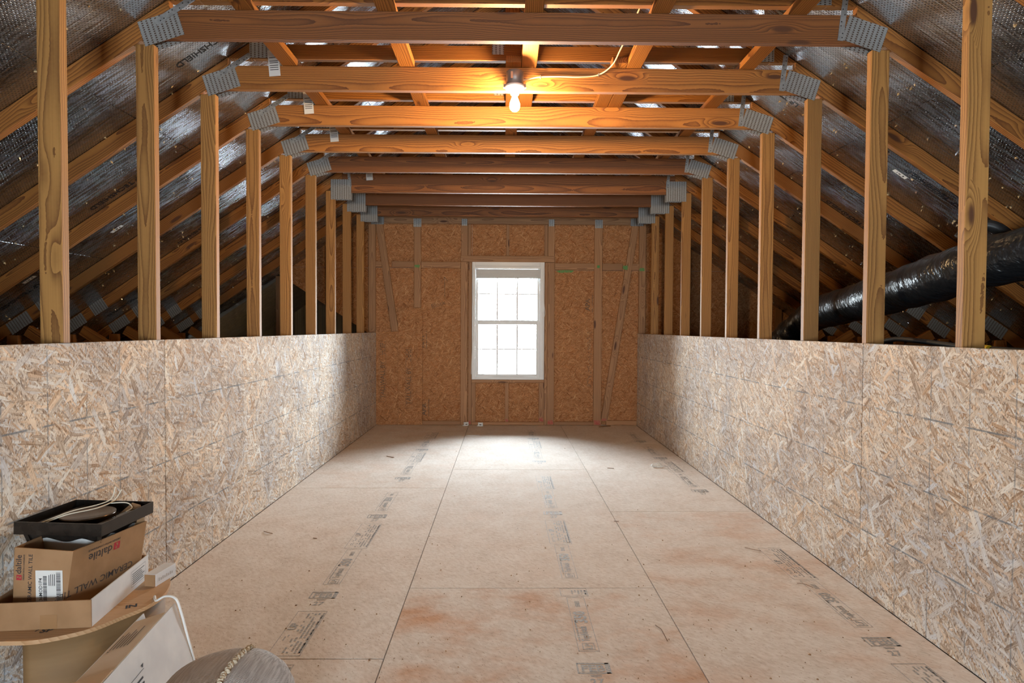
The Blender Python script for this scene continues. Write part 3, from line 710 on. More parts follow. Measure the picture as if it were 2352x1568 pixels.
def sash(name, x0, x1, z0, z1, gx0, gx1, gz0, gz1, y0, y1, mz):
    s_ = empty(name); s_.parent = win; s_.location = (0, 0, 0)
    for a in ((x0, gx0, z0, z1), (gx1, x1, z0, z1)): wbox('stile', a[0], a[1], y0, y1, a[2], a[3], VINYL, s_)
    for a in ((z0, gz0), (gz1, z1)): wbox('rail', gx0 + .0005, gx1 - .0005, y0, y1, a[0], a[1], VINYL, s_)
    ym = (y0 + y1) / 2
    xs = [gx0, -0.091, 0.173, gx1]; zs = [gz0, mz, gz1]
    for x in xs[1:3]: wbox('muntin', x - 0.0105, x + 0.0105, ym - 0.006, ym + 0.006, gz0 + .0006, gz1 - .0006, VINYL, s_, 0)
    for i in range(3): wbox('muntin', xs[i] + (0.011 if i else .0006), xs[i + 1] - (0.011 if i < 2 else .0006), ym - 0.005, ym + 0.005, mz - 0.008, mz + 0.008, VINYL, s_, 0)
    for i in range(3):
        for j in range(2): wbox('pane', xs[i] + (.011 if i else .001), xs[i + 1] - (.011 if i < 2 else .001), ym - 0.0015, ym + 0.0015, zs[j] + (.0085 if j else .001), zs[j + 1] - (.0085 if j < 1 else .001), GM, s_, 0)
    return s_
sash('upper_sash', -0.380, 0.469, 1.350, 2.094, -0.345, 0.438, 1.388, 2.05, YB + 0.048, YB + 0.078, 1.735)
low = sash('lower_sash', -0.380, 0.469, 0.641, 1.376, -0.338, 0.424, 0.675, 1.330, YB + 0.012, YB + 0.044, 1.006)
for x in (-0.16, 0.24): wbox('sash_lock', x - 0.025, x + 0.025, YB + 0.018, YB + 0.04, 1.3765, 1.388, VINYL, low)

# mini blind pulled up at the top of the window
bl = empty('window_blind', (wc, YB + 0.008, 2.095)); tag(bl, 'grey-white mini blind pulled up under the window head', 'blind')
box('headrail', -0.43, 0.43, -0.022, 0.003, -0.034, -0.001, VINYL, bl, 0.002)
for i in range(13):
    z = -0.0395 - i * 0.0081
    box('slat', -0.425, 0.425, -0.021, 0.002, z - 0.0078, z, BLIND, bl, 0.0006)
box('bottom_rail', -0.425, 0.425, -0.022, 0.003, -0.158, -0.1455, BLIND, bl, 0.002)
def cord(name, pts, r, m_, parent=None, seg=6, k=6):
    bm = tube_me(smooth_path(pts, k), r, seg); return bm_obj(name, bm, m_, parent, smooth=True)
cord('cord', [(-0.455, -0.03, -0.03), (-0.462, -0.03, -0.4), (-0.452, -0.034, -0.8), (-0.47, -0.036, -1.1), (-0.482, -0.036, -1.42)], 0.004, CORD, bl)
cord('cord', [(0.455, -0.03, -0.03), (0.462, -0.032, -0.3), (0.475, -0.036, -0.52), (0.482, -0.036, -0.62), (0.462, -0.035, -0.68), (0.445, -0.034, -0.60), (0.456, -0.033, -0.7), (0.462, -0.034, -1.2), (0.458, -0.034, -1.45)], 0.0035, CORD, bl)

# ------------------------------------------------------------------ bare bulb on the third truss
bx, by = 0.055, TK[2] - 0.058
lamp = empty('bulb_fixture', (bx, by, 2.675)); tag(lamp, 'bare glowing bulb in white lampholder under round metal box', 'light fixture')
JB = simple('grey_box_steel', (0.22, 0.21, 0.20), 0.45, 0.5)
bm_obj('junction_box', lathe_bm([(0, 0.083), (0.048, 0.083), (0.05, 0.08), (0.05, 0.002), (0.0, 0.002)], 24), JB, lamp, True)
for a in (-1, 1): box('mounting_lug', a * 0.058 - 0.008, a * 0.058 + 0.008, 0.01, 0.03, 0.0, 0.02, JB, lamp)
box('box_sticker', -0.024, -0.012, -0.0515, -0.049, 0.028, 0.066, simple('orange_sticker', (0.6, 0.35, 0.2), 0.6), lamp)
PORC = simple('white_porcelain', (0.82, 0.80, 0.76), 0.25)
bm_obj('lampholder', lathe_bm([(0, 0.0015), (0.058, 0.0015), (0.059, -0.006), (0.05, -0.018), (0.028, -0.026), (0.024, -0.046), (0.0, -0.046)], 28), PORC, lamp, True)
BM, nt, b, out = mat('glowing_bulb'); b.inputs['Base Color'].default_value = (1, 0.9, 0.75, 1)
b.inputs['Emission Color'].default_value = (1.0, 0.65, 0.31, 1); b.inputs['Emission Strength'].default_value = BULB_STRENGTH
bm_obj('bulb', lathe_bm([(0.0, -0.0465), (0.014, -0.0465), (0.015, -0.06), (0.022, -0.078), (0.029, -0.098), (0.030, -0.112), (0.026, -0.128), (0.016, -0.139), (0, -0.143)], 18), BM, lamp, True)

WIRE = simple('yellowed_cable', (0.74, 0.62, 0.42), 0.5)
cb_ = cord('electrical_cable', [(bx + 0.051, by, 2.712), (0.135, TK[2] - 0.02, 2.735), (0.20, TK[2] - 0.009, 2.752), (0.32, TK[2] - 0.009, 2.756), (0.43, TK[2] - 0.009, 2.755), (0.545, TK[2] - 0.009, 2.768), (0.615, 3.42, 2.80), (0.64, 3.30, 2.835), (0.662, 3.12, 2.868), (0.675, 2.965, 2.90), (0.69, 2.955, 2.97), (0.70, 2.95, 3.05)], 0.0045, WIRE)
tag(cb_, 'pale cable stapled along the bulb beam and rising right', 'cable')
for x, z in ((0.205, 2.752), (0.545, 2.768)): box('staple', x - 0.002, x + 0.002, TK[2] - 0.016, TK[2], z - 0.008, z + 0.008, STRAP, cb_)

# ------------------------------------------------------------------ black flexible duct and pipes behind the right studs
BP, nt, b, out = mat('black_duct_film'); g = G(nt)
b.inputs['Base Color'].default_value = (0.012, 0.013, 0.015, 1); b.inputs['Roughness'].default_value = 0.28
tc, v, oi = obj_coord(g)
w1 = g.noise(g.map(v, rot=(0.3, 0.0, 0.3), sc=(9, 22, 9)), 1.0, 3.0, 0.55).outputs['Fac']; w2_ = g.noise(g.map(v, sc=(40, 55, 40)), 1.0, 2.0).outputs['Fac']
nt.links.new(g.bump(g.math('ADD', w1, g.math('MULTIPLY', w2_, 0.15)), 0.8, 0.02), b.inputs['Normal'])
dp = smooth_path([(3.25, 2.55, 1.80), (2.84, 2.85, 1.715), (2.58, 3.10, 1.650), (2.50, 3.42, 1.580), (2.52, 3.9, 1.515), (2.58, 4.4, 1.470), (2.66, 4.9, 1.430), (2.70, 5.22, 1.370), (2.655, 5.42, 1.24), (2.55, 5.50, 1.06), (2.42, 5.52, 0.80), (2.36, 5.52, 0.45)], 8)
rad = []
for i, p_ in enumerate(dp):
    rad.append(0.134 + 0.004 * math.sin(i * 1.7) + 0.003 * math.sin(i * 0.61) - (0.012 if 50 < i < 64 and i % 4 < 2 else 0))
dct = bm_obj('flexible_duct', tube_me(dp, 0.13, 28, rad), BP, None, True); tag(dct, 'fat shiny black duct sagging behind the right-hand studs', 'duct')
PIPE = simple('black_pipe', (0.02, 0.021, 0.023), 0.35)
o = cord('vent_pipe', [(2.56, 3.30, 1.80), (2.60, 3.27, 1.85), (2.66, 3.24, 1.865), (2.72, 3.22, 1.84), (2.80, 3.22, 1.78), (2.90, 3.22, 1.70)], 0.032, PIPE, seg=14); tag(o, 'thin black pipe elbow peeking above the shiny duct', 'pipe')
o = cord('water_line', [(1.99, 3.3, 0.9), (1.985, 3.1, 1.18), (1.99, 3.0, 1.235), (2.02, 2.85, 1.232), (2.05, 2.65, 1.214), (2.06, 2.45, 1.205), (2.12, 2.15, 1.200), (2.16, 1.9, 1.20), (2.2, 1.6, 1.19)], 0.0125, PIPE, seg=10); tag(o, 'black hose running along behind the right wall top', 'hose')
bm = tube_me([(2.0465, 2.50, 1.2075), (2.048, 2.46, 1.2055)], 0.0165, 12)
cp = bm_obj('coupling', bm, simple('yellow_plastic', (0.75, 0.52, 0.02), 0.4), o)

# ------------------------------------------------------------------ things stacked in the near left corner
def poly_solid(name, pts, z0, z1, material, parent=None, bev=0.0, org=None):
    """outline in XY pushed up from z0 to z1"""
    cx, cy = org or (sum(p[0] for p in pts) / len(pts), sum(p[1] for p in pts) / len(pts))
    bm = bmesh.new()
    a = [bm.verts.new((x - cx, y - cy, 0)) for x, y in pts]; c = [bm.verts.new((x - cx, y - cy, z1 - z0)) for x, y in pts]; n = len(pts)
    bm.faces.new(a[::-1]); bm.faces.new(c)
    for i in range(n): bm.faces.new((a[i], a[(i + 1) % n], c[(i + 1) % n], c[i]))
    if bev: bmesh.ops.bevel(bm, geom=bm.edges[:], offset=bev, segments=1, affect='EDGES')
    return bm_obj(name, bm, material, parent, loc=(cx, cy, z0))
def panel(name, quad, th, material, parent, inward):
    """thin board through four corner points, thickened towards inward"""
    P = [Vector(q) for q in quad]; n = (P[1] - P[0]).cross(P[3] - P[0]).normalized()
    if n.dot(Vector(inward)) < 0: n = -n
    bm = bmesh.new()
    a = [bm.verts.new(p) for p in P]; c = [bm.verts.new(p + n * th) for p in P]
    bm.faces.new(a); bm.faces.new(c[::-1])
    for i in range(4): bm.faces.new((a[i], c[i], c[(i + 1) % 4], a[(i + 1) % 4]))
    return bm_obj(name, bm, material, parent)
def on_quad(P, u, v, off=0.0008):
    """frame on a quad (P0 lower left, P1 lower right, P3 upper left): x along the bottom, y up, lifted by off towards the viewer"""
    P0, P1, P3 = Vector(P[0]), Vector(P[1]), Vector(P[3])
    x = (P1 - P0); y = (P3 - P0); n = x.cross(y).normalized()
    return P0 + x * u + y * v + n * off, x.normalized(), y.normalized()

# round-nosed board on a curved riser
TZ = 0.331
edge = [(-1.655, 1.775), (-1.517, 1.779), (-1.424, 1.785), (-1.345, 1.82), (-1.292, 1.865), (-1.253, 1.935), (-1.215, 2.006), (-1.206, 2.083), (-1.223, 2.154), (-1.256, 2.223), (-1.30, 2.275), (-1.36, 2.315), (-1.655, 2.33)]
TREAD = make_lumber('birch_tread', (0.60, 0.37, 0.20), (0.46, 0.25, 0.11), knot=(0.2, 0.09, 0.03))
step_ = empty('round_nosed_step', (-1.45, 2.05, 0)); tag(step_, 'tan round-nosed wooden step with black stamps, under the stacked boxes', 'stair step')
ed = [(p[0], p[1]) for p in smooth_path([(x, y, 0) for x, y in edge], 4)]
tr_ = poly_solid('tread', ed, TZ - 0.013, TZ, TREAD, None, 0.002, (-1.45, 2.05)); tr_.parent = step_; tr_.location = (0, 0, TZ - 0.013)
ctr = Vector((-1.45, 2.05))
ris = [(ctr + (Vector(p) - ctr) * 0.93) for p in ed[6:-4]]
bm = bmesh.new(); lo = []; hi = []
for p in ris:
    d_ = (p - ctr).normalized() * 0.006
    lo.append((bm.verts.new((p.x, p.y, 0.0005)), bm.verts.new((p.x - d_.x, p.y - d_.y, 0.0005)))); hi.append((bm.verts.new((p.x, p.y, TZ - 0.0135)), bm.verts.new((p.x - d_.x, p.y - d_.y, TZ - 0.0135))))
for i in range(len(ris) - 1):
    for k in (0, 1): bm.faces.new((lo[i][k], lo[i + 1][k], hi[i + 1][k], hi[i][k]))
    bm.faces.new((lo[i][0], lo[i][1], lo[i + 1][1], lo[i + 1][0])); bm.faces.new((hi[i][0], hi[i][1], hi[i + 1][1], hi[i + 1][0]))
for i in (0, -1): bm.faces.new((lo[i][0], lo[i][1], hi[i][1], hi[i][0]))
o = bm_obj('riser', bm, simple('brown_riser', (0.22, 0.125, 0.05), 0.7, noise=((3, 3, 20), (0.27, 0.16, 0.07))), None, True)
o.parent = step_; o.matrix_parent_inverse = Matrix.Translation((1.45, -2.05, 0))
for s_, p_, xd in (('SP', (-1.44, 1.828), (1, 0.25, 0)), ('IN', (-1.275, 1.985), (0.9, 0.5, 0))):
    o = join_local('stamp', [('t', text_me(s_, 0.035, 0.0012), 0, 0, 0)] + ([('poly', [(0.025 + 0.042 * math.cos(a), 0.012 + 0.026 * math.sin(a)) for a in [i * math.pi / 10 for i in range(11)]] + [(0.025 + 0.038 * math.cos(a), 0.012 + 0.022 * math.sin(a)) for a in [math.pi - i * math.pi / 10 for i in range(11)]])] if s_ == 'SP' else []), INK_BLK, step_, frame((p_[0] + 1.45, p_[1] - 2.05, TZ + 0.0008), xd, (-xd[1], xd[0], 0)))

# shallow carton tray
C0 = Vector((-1.302, 1.862, TZ + 0.0005)); rt_ = Vector((0.996, 0.088, 0)); bk = Vector((-0.1165, 0.993, 0)); up = Vector((0, 0, 1))
tray = empty('tray_box', C0); tag(tray, 'shallow brown carton tray with white long side holding the tile box', 'box')
wd, dp_, ht = 0.30, 0.376, 0.087
def tq(name, a, b_, m_, inward):
    p = [a, b_, b_ + up * ht, a + up * ht]; return panel(name, [Vector(q) for q in p], 0.004, m_, tray, inward)
A = Vector((0, 0, 0)); B = -rt_ * wd; Cc = B + bk * dp_; D = bk * dp_
fr_ = tq('front_side', B, A, CARD, bk); tq('right_side', A + bk * 0.0045, D, CARD_W, -rt_); tq('left_side', Cc, B + bk * 0.0045, CARD, rt_); tq('back_side', D - rt_ * 0.0045, Cc + rt_ * 0.0045, CARD, -bk)
bmq = [A - rt_ * .005 + bk * .005, B + rt_ * .005 + bk * .005, Cc + rt_ * .005 - bk * .005, D - rt_ * .005 - bk * .005]; panel('bottom', bmq, 0.003, CARD, tray, up)
Pq = [A, D, D + up * ht, A + up * ht]
o_, x_, y_ = on_quad(Pq, 0.66, 0.18)
join_local('carton_print', outline(0, 0.105, 0, 0.056, 0.0009) + [('rect', 0.008, random.uniform(0.07, 0.1), 0.008 + i * 0.007, 0.0105 + i * 0.007) for i in range(6)], INK_BLK, tray, frame(o_, x_, y_))
o_, x_, y_ = on_quad([B, A, A + up * ht, B + up * ht], 0.50, 0.0); join_local('packing_tape', [('rect', 0, 0.05, 0, 0.045)], simple('clear_tape', (0.34, 0.19, 0.09), 0.2), tray, frame(o_, x_, y_))

# tile carton standing in the tray
tb = empty('tile_box', (-1.5, 2.0, TZ + 0.004)); tag(tb, 'open brown tile carton with red logo and white barcode label', 'box')
off = Vector((-1.5, 2.0, TZ + 0.004))
zb = TZ + 0.0045
V = {k_: Vector(q) - off for k_, q in dict(fl=(-1.582, 1.902, zb), fr=(-1.418, 1.902, zb), br=(-1.362, 2.20, zb), bl=(-1.582, 2.20, zb), FL=(-1.570, 1.900, 0.572), FR=(-1.383, 1.900, 0.559), BR=(-1.327, 2.198, 0.559), BL=(-1.570, 2.21, 0.57)).items()}
front = [V['fl'], V['fr'], V['FR'], V['FL']]; side = [V['fr'], V['br'], V['BR'], V['FR']]
fp = panel('front_side', front, 0.004, CARD, tb, (0, 1, 0)); sp_ = panel('right_side', side, 0.004, CARD, tb, (-1, 0, 0))
panel('left_side', [V['bl'], V['fl'], V['FL'], V['BL']], 0.004, CARD, tb, (1, 0, 0)); panel('back_side', [V['br'], V['bl'], V['BL'], V['BR']], 0.004, CARD, tb, (0, -1, 0))
panel('bottom', [V['fl'], V['fr'], V['br'], V['bl']], 0.003, CARD, tb, (0, 0, 1))
panel('flap', [V['BR'] + Vector((-0.005, 0.0, 0)), V['BR'] + Vector((-0.13, 0.0, 0.002)), V['BR'] + Vector((-0.07, 0.03, 0.06)), V['BR'] + Vector((-0.035, 0.02, 0.055))], 0.004, CARD, tb, (0, -1, 0))
REDP = simple('red_logo_ink', (0.42, 0.03, 0.045), 0.6)
def logo(quad, u, v, xdir, par, sc_, flip=False, sub=True, big=None):
    o_, x_, y_ = on_quad(quad, u, v)
    if xdir == 'up': xx, yy = y_, -x_
    elif xdir == 'back': xx, yy = -x_, -y_
    M_ = frame(o_, xx, yy)
    join_local('logo', outline(0, 0.032 * sc_, 0, 0.032 * sc_, 0.004 * sc_) + [('poly', [(0.004 * sc_, 0.004 * sc_), (0.010 * sc_, 0.004 * sc_), (0.012 * sc_, 0.020 * sc_), (0.022 * sc_, 0.004 * sc_), (0.029 * sc_, 0.004 * sc_), (0.029 * sc_, 0.029 * sc_), (0.023 * sc_, 0.029 * sc_), (0.021 * sc_, 0.013 * sc_), (0.011 * sc_, 0.029 * sc_), (0.004 * sc_, 0.029 * sc_)])], REDP, par, M_)
    p_ = [('t', text_me('daltile', 0.05 * sc_, 0.0002), 0.038 * sc_, 0.004 * sc_, 0)]
    if sub: p_ += [('t', text_me('DESIGN WITH CONFIDENCE', 0.0125 * sc_, 0.0001), 0.0, -0.016 * sc_, 0)]
    join_local('box_print', p_, INK_BLK, par, M_)
logo(front, 0.16, 0.55, 'up', tb, 0.52)
o_, x_, y_ = on_quad(front, 0.36, 0.22); join_local('box_print', [('t', text_me('CERAMIC WALL TILE', 0.0175, 0.0001), 0, 0, 0)], INK_BLK, tb, frame(o_, y_, -x_))
logo(side, 0.62, 0.86, 'back', tb, 0.80)
o_, x_, y_ = on_quad(side, 0.86, 0.42); join_local('box_print', [('t', text_me('CERAMIC WALL TILE', 0.033, 0.0001), 0, 0, 0)], simple('grey_ink', (0.07, 0.055, 0.05), 0.6), tb, frame(o_, -x_, -y_))
o_, x_, y_ = on_quad(front, 0.47, 0.05)
lab = join_local('barcode_label', [('rect', 0, 0.086, 0, 0.15)], PAPER, tb, frame(o_, x_, y_))
def bars(x0, x1, y0, y1):
    out = []; y = y0
    while y < y1:
        w = random.uniform(0.0008, 0.0026); out.append(('rect', x0, x1, y, y + w)); y += w + random.uniform(0.0008, 0.002)
    return out
join_local('label_print', bars(0.024, 0.036, 0.012, 0.13) + bars(0.066, 0.080, 0.015, 0.145) + [('rect', 0.042 + 0.006 * i, 0.045 + 0.006 * i, 0.01, random.uniform(0.03, 0.045)) for i in range(3)] + [('rect', 0.042 + 0.006 * i, 0.044 + 0.006 * i, 0.10, random.uniform(0.12, 0.14)) for i in range(4)] + [('t', text_me('K175  36MOD1P4', 0.0155, 0.0001), 0.021, 0.008, math.pi / 2)], INK_BLK, lab, Matrix.Translation((0, 0, 0.0006)))

# square lantern lying upside down in the tile carton
lz = 0.622
lan = empty('square_lantern', (-1.487, 2.117, lz)); lan.rotation_euler = (math.radians(-1.0), math.radians(0.8), math.radians(-2.2)); tag(lan, 'upturned square black lantern fixture with frosted panes in the carton', 'light fixture')
BLK = simple('black_lantern_metal', (0.018, 0.015, 0.013), 0.22, 0.3, ((30, 30, 30), (0.03, 0.024, 0.02)))
FROST = simple('frosted_glass', (0.62, 0.64, 0.64), 0.35)
hw, hd = 0.150, 0.137
for x0, x1, y0, y1 in ((-hw, hw, -hd, -hd + 0.003), (-hw, hw, hd - 0.003, hd), (-hw, -hw + 0.003, -hd + .0035, hd - .0035), (hw - 0.003, hw, -hd + .0035, hd - .0035)): box('canopy_rim', x0, x1, y0, y1, -0.042, 0, BLK, lan)
box('canopy_plate', -hw + .0035, hw - .0035, -hd + .0035, hd - .0035, -0.041, -0.036, BLK, lan)
bm_obj('canopy_dome', lathe_bm([(0.082, -0.036), (0.085, -0.012), (0.085, -0.006), (0.080, -0.008), (0.0, -0.012)], 32), simple('dark_bronze', (0.07, 0.04, 0.02), 0.25, 0.7), lan, True)
for a in (-0.105, 0.105): box('crossbar', a - 0.012, a + 0.012, -hd + 0.004, hd - 0.004, -0.030, -0.018, BLK, lan)
# tapering body of four panes
tp, bt, zt_, zb_ = 0.122, 0.085, -0.043, -0.19
cor = [(-1, -1), (1, -1), (1, 1), (-1, 1)]
for i in range(4):
    a, c = cor[i], cor[(i + 1) % 4]
    k_ = hd / hw
    q = [Vector((a[0] * bt, a[1] * bt * k_, zb_)), Vector((c[0] * bt, c[1] * bt * k_, zb_)), Vector((c[0] * tp, c[1] * tp * k_, zt_)), Vector((a[0] * tp, a[1] * tp * k_, zt_))]
    panel('frosted_pane', q, 0.003, FROST, lan, (-(a[0] + c[0]), -(a[1] + c[1]), 0))
    bmc = tube_me([(a[0] * bt * 1.03, a[1] * bt * k_ * 1.03, zb_), (a[0] * tp * 1.03, a[1] * tp * k_ * 1.03, zt_ + 0.001)], 0.009, 4); bm_obj('corner_bar', bmc, BLK, lan)
    # scalloped edge hanging below the rim
    sc_pts = [(0, 0), (1, 0)] + [(1 - j / 24, -0.016 - 0.014 * abs(math.sin(math.pi * (j / 12) + math.pi / 2)) ** 1.5) for j in range(25)]
    x_ = (q[2] - q[3]); y_ = (q[3] - q[0]).normalized(); n_ = x_.cross(y_).normalized()
    if n_.dot(Vector((a[0] + c[0], a[1] + c[1], 0))) < 0: n_ = -n_
    bms = bmesh.new(); bms.faces.new([bms.verts.new(q[3] + x_ * u_ + y_ * v_ + n_ * 0.004) for u_, v_ in sc_pts]); bm_obj('scalloped_trim', bms, BLK, lan)
W1 = simple('white_wire', (0.80, 0.74, 0.62), 0.45); W2 = simple('copper_wire', (0.50, 0.26, 0.10), 0.4)
cord('fixture_wire', [(-0.07, -0.10, -0.012), (-0.03, -0.06, 0.004), (0.02, 0.02, 0.006), (0.03, 0.09, 0.014), (0.045, 0.11, 0.05)], 0.0022, W1, lan)
cord('fixture_wire', [(-0.09, -0.11, -0.015), (-0.04, -0.03, 0.006), (0.00, 0.06, 0.008), (0.015, 0.10, 0.02), (0.02, 0.11, 0.06)], 0.0022, W1, lan)
cord('fixture_wire', [(0.0, 0.05, 0.0), (0.05, 0.09, 0.02), (0.10, 0.12, 0.05), (0.13, 0.13, 0.06)], 0.0012, W2, lan)
cord('fixture_wire', [(0.02, 0.08, 0.006), (0.07, 0.10, 0.004), (0.10, 0.09, -0.01), (0.105, 0.05, -0.014)], 0.002, W1, lan)

# small carton on the far end of the step
sb = empty('small_carton', (-1.285, 2.21, TZ + 0.0005), -0.12); tag(sb, 'little white carton with pale lettering beside the tray box', 'box')
box('carton_body', -0.022, 0.022, -0.055, 0.055, 0.0, 0.045, CARD_W, sb, 0.001); box('end_flap', -0.021, 0.021, -0.0565, -0.0553, 0.001, 0.044, CARD, sb)
join_local('carton_print', [('rect', -0.04 + i * 0.010, -0.034 + i * 0.010, 0.015, 0.027 - 0.003 * (i % 2)) for i in range(8)], simple('pale_ink', (0.45, 0.42, 0.40), 0.6), sb, frame((0.0226, 0, 0), (0, 1, 0), (0, 0, 1)))

# long white carton leaning against the step
A_ = Vector((-1.107, 1.985, 0.35)); along = Vector((0.061, -0.447, 0)).normalized(); dn = Vector((0.27, 0.035, -0.963)).normalized(); lf = along.cross(dn).normalized()
if lf.x > 0: lf = -lf
L_, H_, D_ = 1.0, 0.325, 0.105
lb = empty('long_carton', A_ + dn * H_ + along * 0.3); tag(lb, 'long white corrugated carton with tan top standing in the near left corner', 'box')
o0 = Vector(lb.location)
def lq(name, a, b_, c, d, m_, inward): return panel(name, [a - o0, b_ - o0, c - o0, d - o0], 0.004, m_, lb, inward)
TR, TL = A_, A_ + lf * D_; BR_, BL_ = A_ + dn * H_, A_ + dn * H_ + lf * D_
E_ = along * L_
side_q = [BR_ + E_, BR_, TR, TR + E_]
lq('right_side', *side_q, CARD_W, lf); lq('left_side', BL_, BL_ + E_, TL + E_, TL, CARD_W, -lf)
top_q = [TL + along * .0045, TL + E_, TR + E_, TR + along * .0045]
lq('top', *[p - dn * 0.001 for p in [TL + along * 0.06 - lf * .0045, TL + E_ - lf * .0045, TR + E_ + lf * .0045, TR + along * 0.06 + lf * .0045]], CARD_T, dn)
lq('end', BR_ + lf * .0045, BL_ - lf * .0045, TL - lf * .0045 + dn * 0.02, TR + lf * .0045 + dn * 0.02, CARD_T, along); lq('bottom', BR_ + lf * .0045 + along * .0045, BL_ - lf * .0045 + along * .0045, BL_ - lf * .0045 + E_, BR_ + lf * .0045 + E_, CARD_W, -dn)
lq('tape', *[p - dn * 0.0025 for p in [TL + along * 0.40, TL + along * 0.62, TR + along * 0.62, TR + along * 0.40]], simple('brown_tape', (0.50, 0.33, 0.19), 0.5), -dn)
def txt_on(o_, x_, y_, parts, par, base): return join_local('carton_print', parts, INK_BLK, par, frame(o_ - base, x_, y_))
lines = [('rect', 0.012, random.uniform(0.09, 0.13), -i * 0.010, -i * 0.010 + 0.003) for i in range(6)] + [('poly', [(0, 0.004), (0.008, 0.004), (0.004, -0.004)])]
for d_ in (0.26, 0.55): txt_on(TL + along * d_ - lf * 0.02 - dn * 0.0035, -along, lf, lines, lb, o0)
n_s = -lf
txt_on(TR + along * 0.36 + dn * 0.09 + n_s * 0.001, -along, -dn, [('rect', -0.02, 0.09, 0.02, 0.0215)] + [('rect', -0.01, random.uniform(0.05, 0.08), -i * 0.014, -i * 0.014 + 0.006) for i in range(4)] + [('poly', [(0.08, 0.035), (0.094, 0.035), (0.087, 0.024)])], lb, o0)
# white strap hanging over its end
st_ = cord('white_strap', [(-1.225, 2.07, TZ + 0.004), (-1.19, 2.02, TZ + 0.012), (-1.15, 2.005, 0.365), (-1.108, 1.992, 0.362), (-1.09, 1.994, 0.31), (-1.07, 1.998, 0.22), (-1.045, 2.0, 0.12), (-1.02, 2.0, 0.015)], 0.004, CORD, k=8)
tag(st_, 'thin white strap from the round-nosed step over the long carton', 'strap')

# round woven pouf at the bottom edge of the view
WV, nt, b, out = mat('woven_taupe'); g = G(nt); tc, v, oi = obj_coord(g)
xyz = g.n('ShaderNodeSeparateXYZ', [tc])
u1 = g.math('SINE', g.math('MULTIPLY', g.math('ADD', xyz.outputs[0], g.math('MULTIPLY', xyz.outputs[1], 0.45)), 2 * math.pi / 0.008)); u2 = g.math('SINE', g.math('MULTIPLY', g.math('SUBTRACT', xyz.outputs[1], g.math('MULTIPLY', xyz.outputs[0], 0.45)), 2 * math.pi / 0.0065))
wv_ = g.math('ADD', g.math('MULTIPLY', g.math('MULTIPLY', u1, u2), 0.5), 0.5)
blot = g.noise(v, 7.0, 3.0).outputs['Fac']
strk = g.noise(g.map(v, sc=(170, 14, 170)), 1.0, 2.0).outputs['Fac']
wv_ = g.math('ADD', g.math('MULTIPLY', wv_, 0.45), g.math('MULTIPLY', g.step(strk, 0.3, 0.7), 0.55))
side_f = g.step(xyz.outputs[0], 0.015, 0.04)
c1 = g.mix(wv_, (0.17, 0.115, 0.075), (0.42, 0.33, 0.26)); c2 = g.mix(wv_, (0.22, 0.21, 0.21), (0.60, 0.60, 0.62))
colr = g.mix(g.math('MULTIPLY', g.step(blot, 0.35, 0.65), 0.35), g.mix(side_f, c1, c2), (0.34, 0.29, 0.26))
nt.links.new(colr, b.inputs['Base Color']); b.inputs['Roughness'].default_value = 0.85; nt.links.new(g.bump(wv_, 0.6, 0.003), b.inputs['Normal'])
pf = empty('woven_pouf', (-0.755, 1.59, -0.0)); tag(pf, 'round taupe woven pouf with pale braided seam at bottom edge', 'pouf')
pr = [(0.0, 0.0005), (0.15, 0.0005), (0.178, 0.02), (0.19, 0.10), (0.19, 0.22), (0.180, 0.275), (0.165, 0.31), (0.14, 0.338), (0.11, 0.350), (0.07, 0.362), (0.035, 0.3675), (0.0, 0.369)]
bm_obj('cover', lathe_bm(pr, 48), WV, pf, True)
def pouf_z(r):
    for (r0, z0), (r1, z1) in zip(pr[5:], pr[6:]):
        if r1 <= r <= r0: return z0 + (z1 - z0) * (r0 - r) / (r0 - r1)
    return 0.369
seam = []
ax_ = Vector((0.0, 1.0))
for i in range(-44, 45):
    t_ = i / 44 * 0.178; p_ = ax_ * t_ + Vector((0.022, 0.0)) * (1 - (i / 44) ** 4)
    seam.append((p_.x + 0.003 * math.sin(i * 1.9), p_.y, pouf_z(min(p_.length, 0.179)) + 0.003))
bm_obj('braided_seam', tube_me(seam, 0.006, 8, [0.0055 + 0.0025 * (i % 2) for i in range(len(seam))]), simple('pale_yarn', (0.72, 0.66, 0.54), 0.8, noise=((200, 200, 200), (0.42, 0.31, 0.2))), pf)

# ------------------------------------------------------------------ odds and ends on the floor
def fpt(px, py, z=0.0):
    d = F_ + R_ * ((px - 1176) / 1354.12) + U_ * ((784 - py) / 1354.12); t = (z - 1.2846) / d.z
    return Vector((0, 0, 1.2846)) + d * t
for (px, py, rz, lab_) in ((1071, 976, 0.5, 'small white plastic wiring clip leaning left of window, on floor'), (1104, 977, -0.15, 'small white plastic wiring clip below window, right one of two')):
    p = fpt(px, py); c_ = empty('plastic_clip', (p.x, p.y - 0.05, 0), rz); tag(c_, lab_, 'clip', 'white plastic bits under the window')
    box('clip_body', -0.032, 0.032, -0.012, 0.012, 0.0005, 0.05, VINYL, c_, 0.003); box('clip_slot', -0.014, 0.014, -0.0128, -0.0122, 0.016, 0.026, HOLE, c_); box('clip_foot', -0.046, -0.033, -0.012, 0.02, 0.0005, 0.012, VINYL, c_, 0.002)
p = fpt(1085, 1000); o = poly_solid('paper_strip', [(p.x - 0.07, p.y - 0.01), (p.x + 0.075, p.y - 0.014), (p.x + 0.085, p.y + 0.022), (p.x - 0.06, p.y + 0.02)], 0.0006, 0.004, PAPER); tag(o, 'white paper strip on the floor near the window', 'paper')
p = fpt(1508, 1072); bm = bmesh.new(); gr = {}
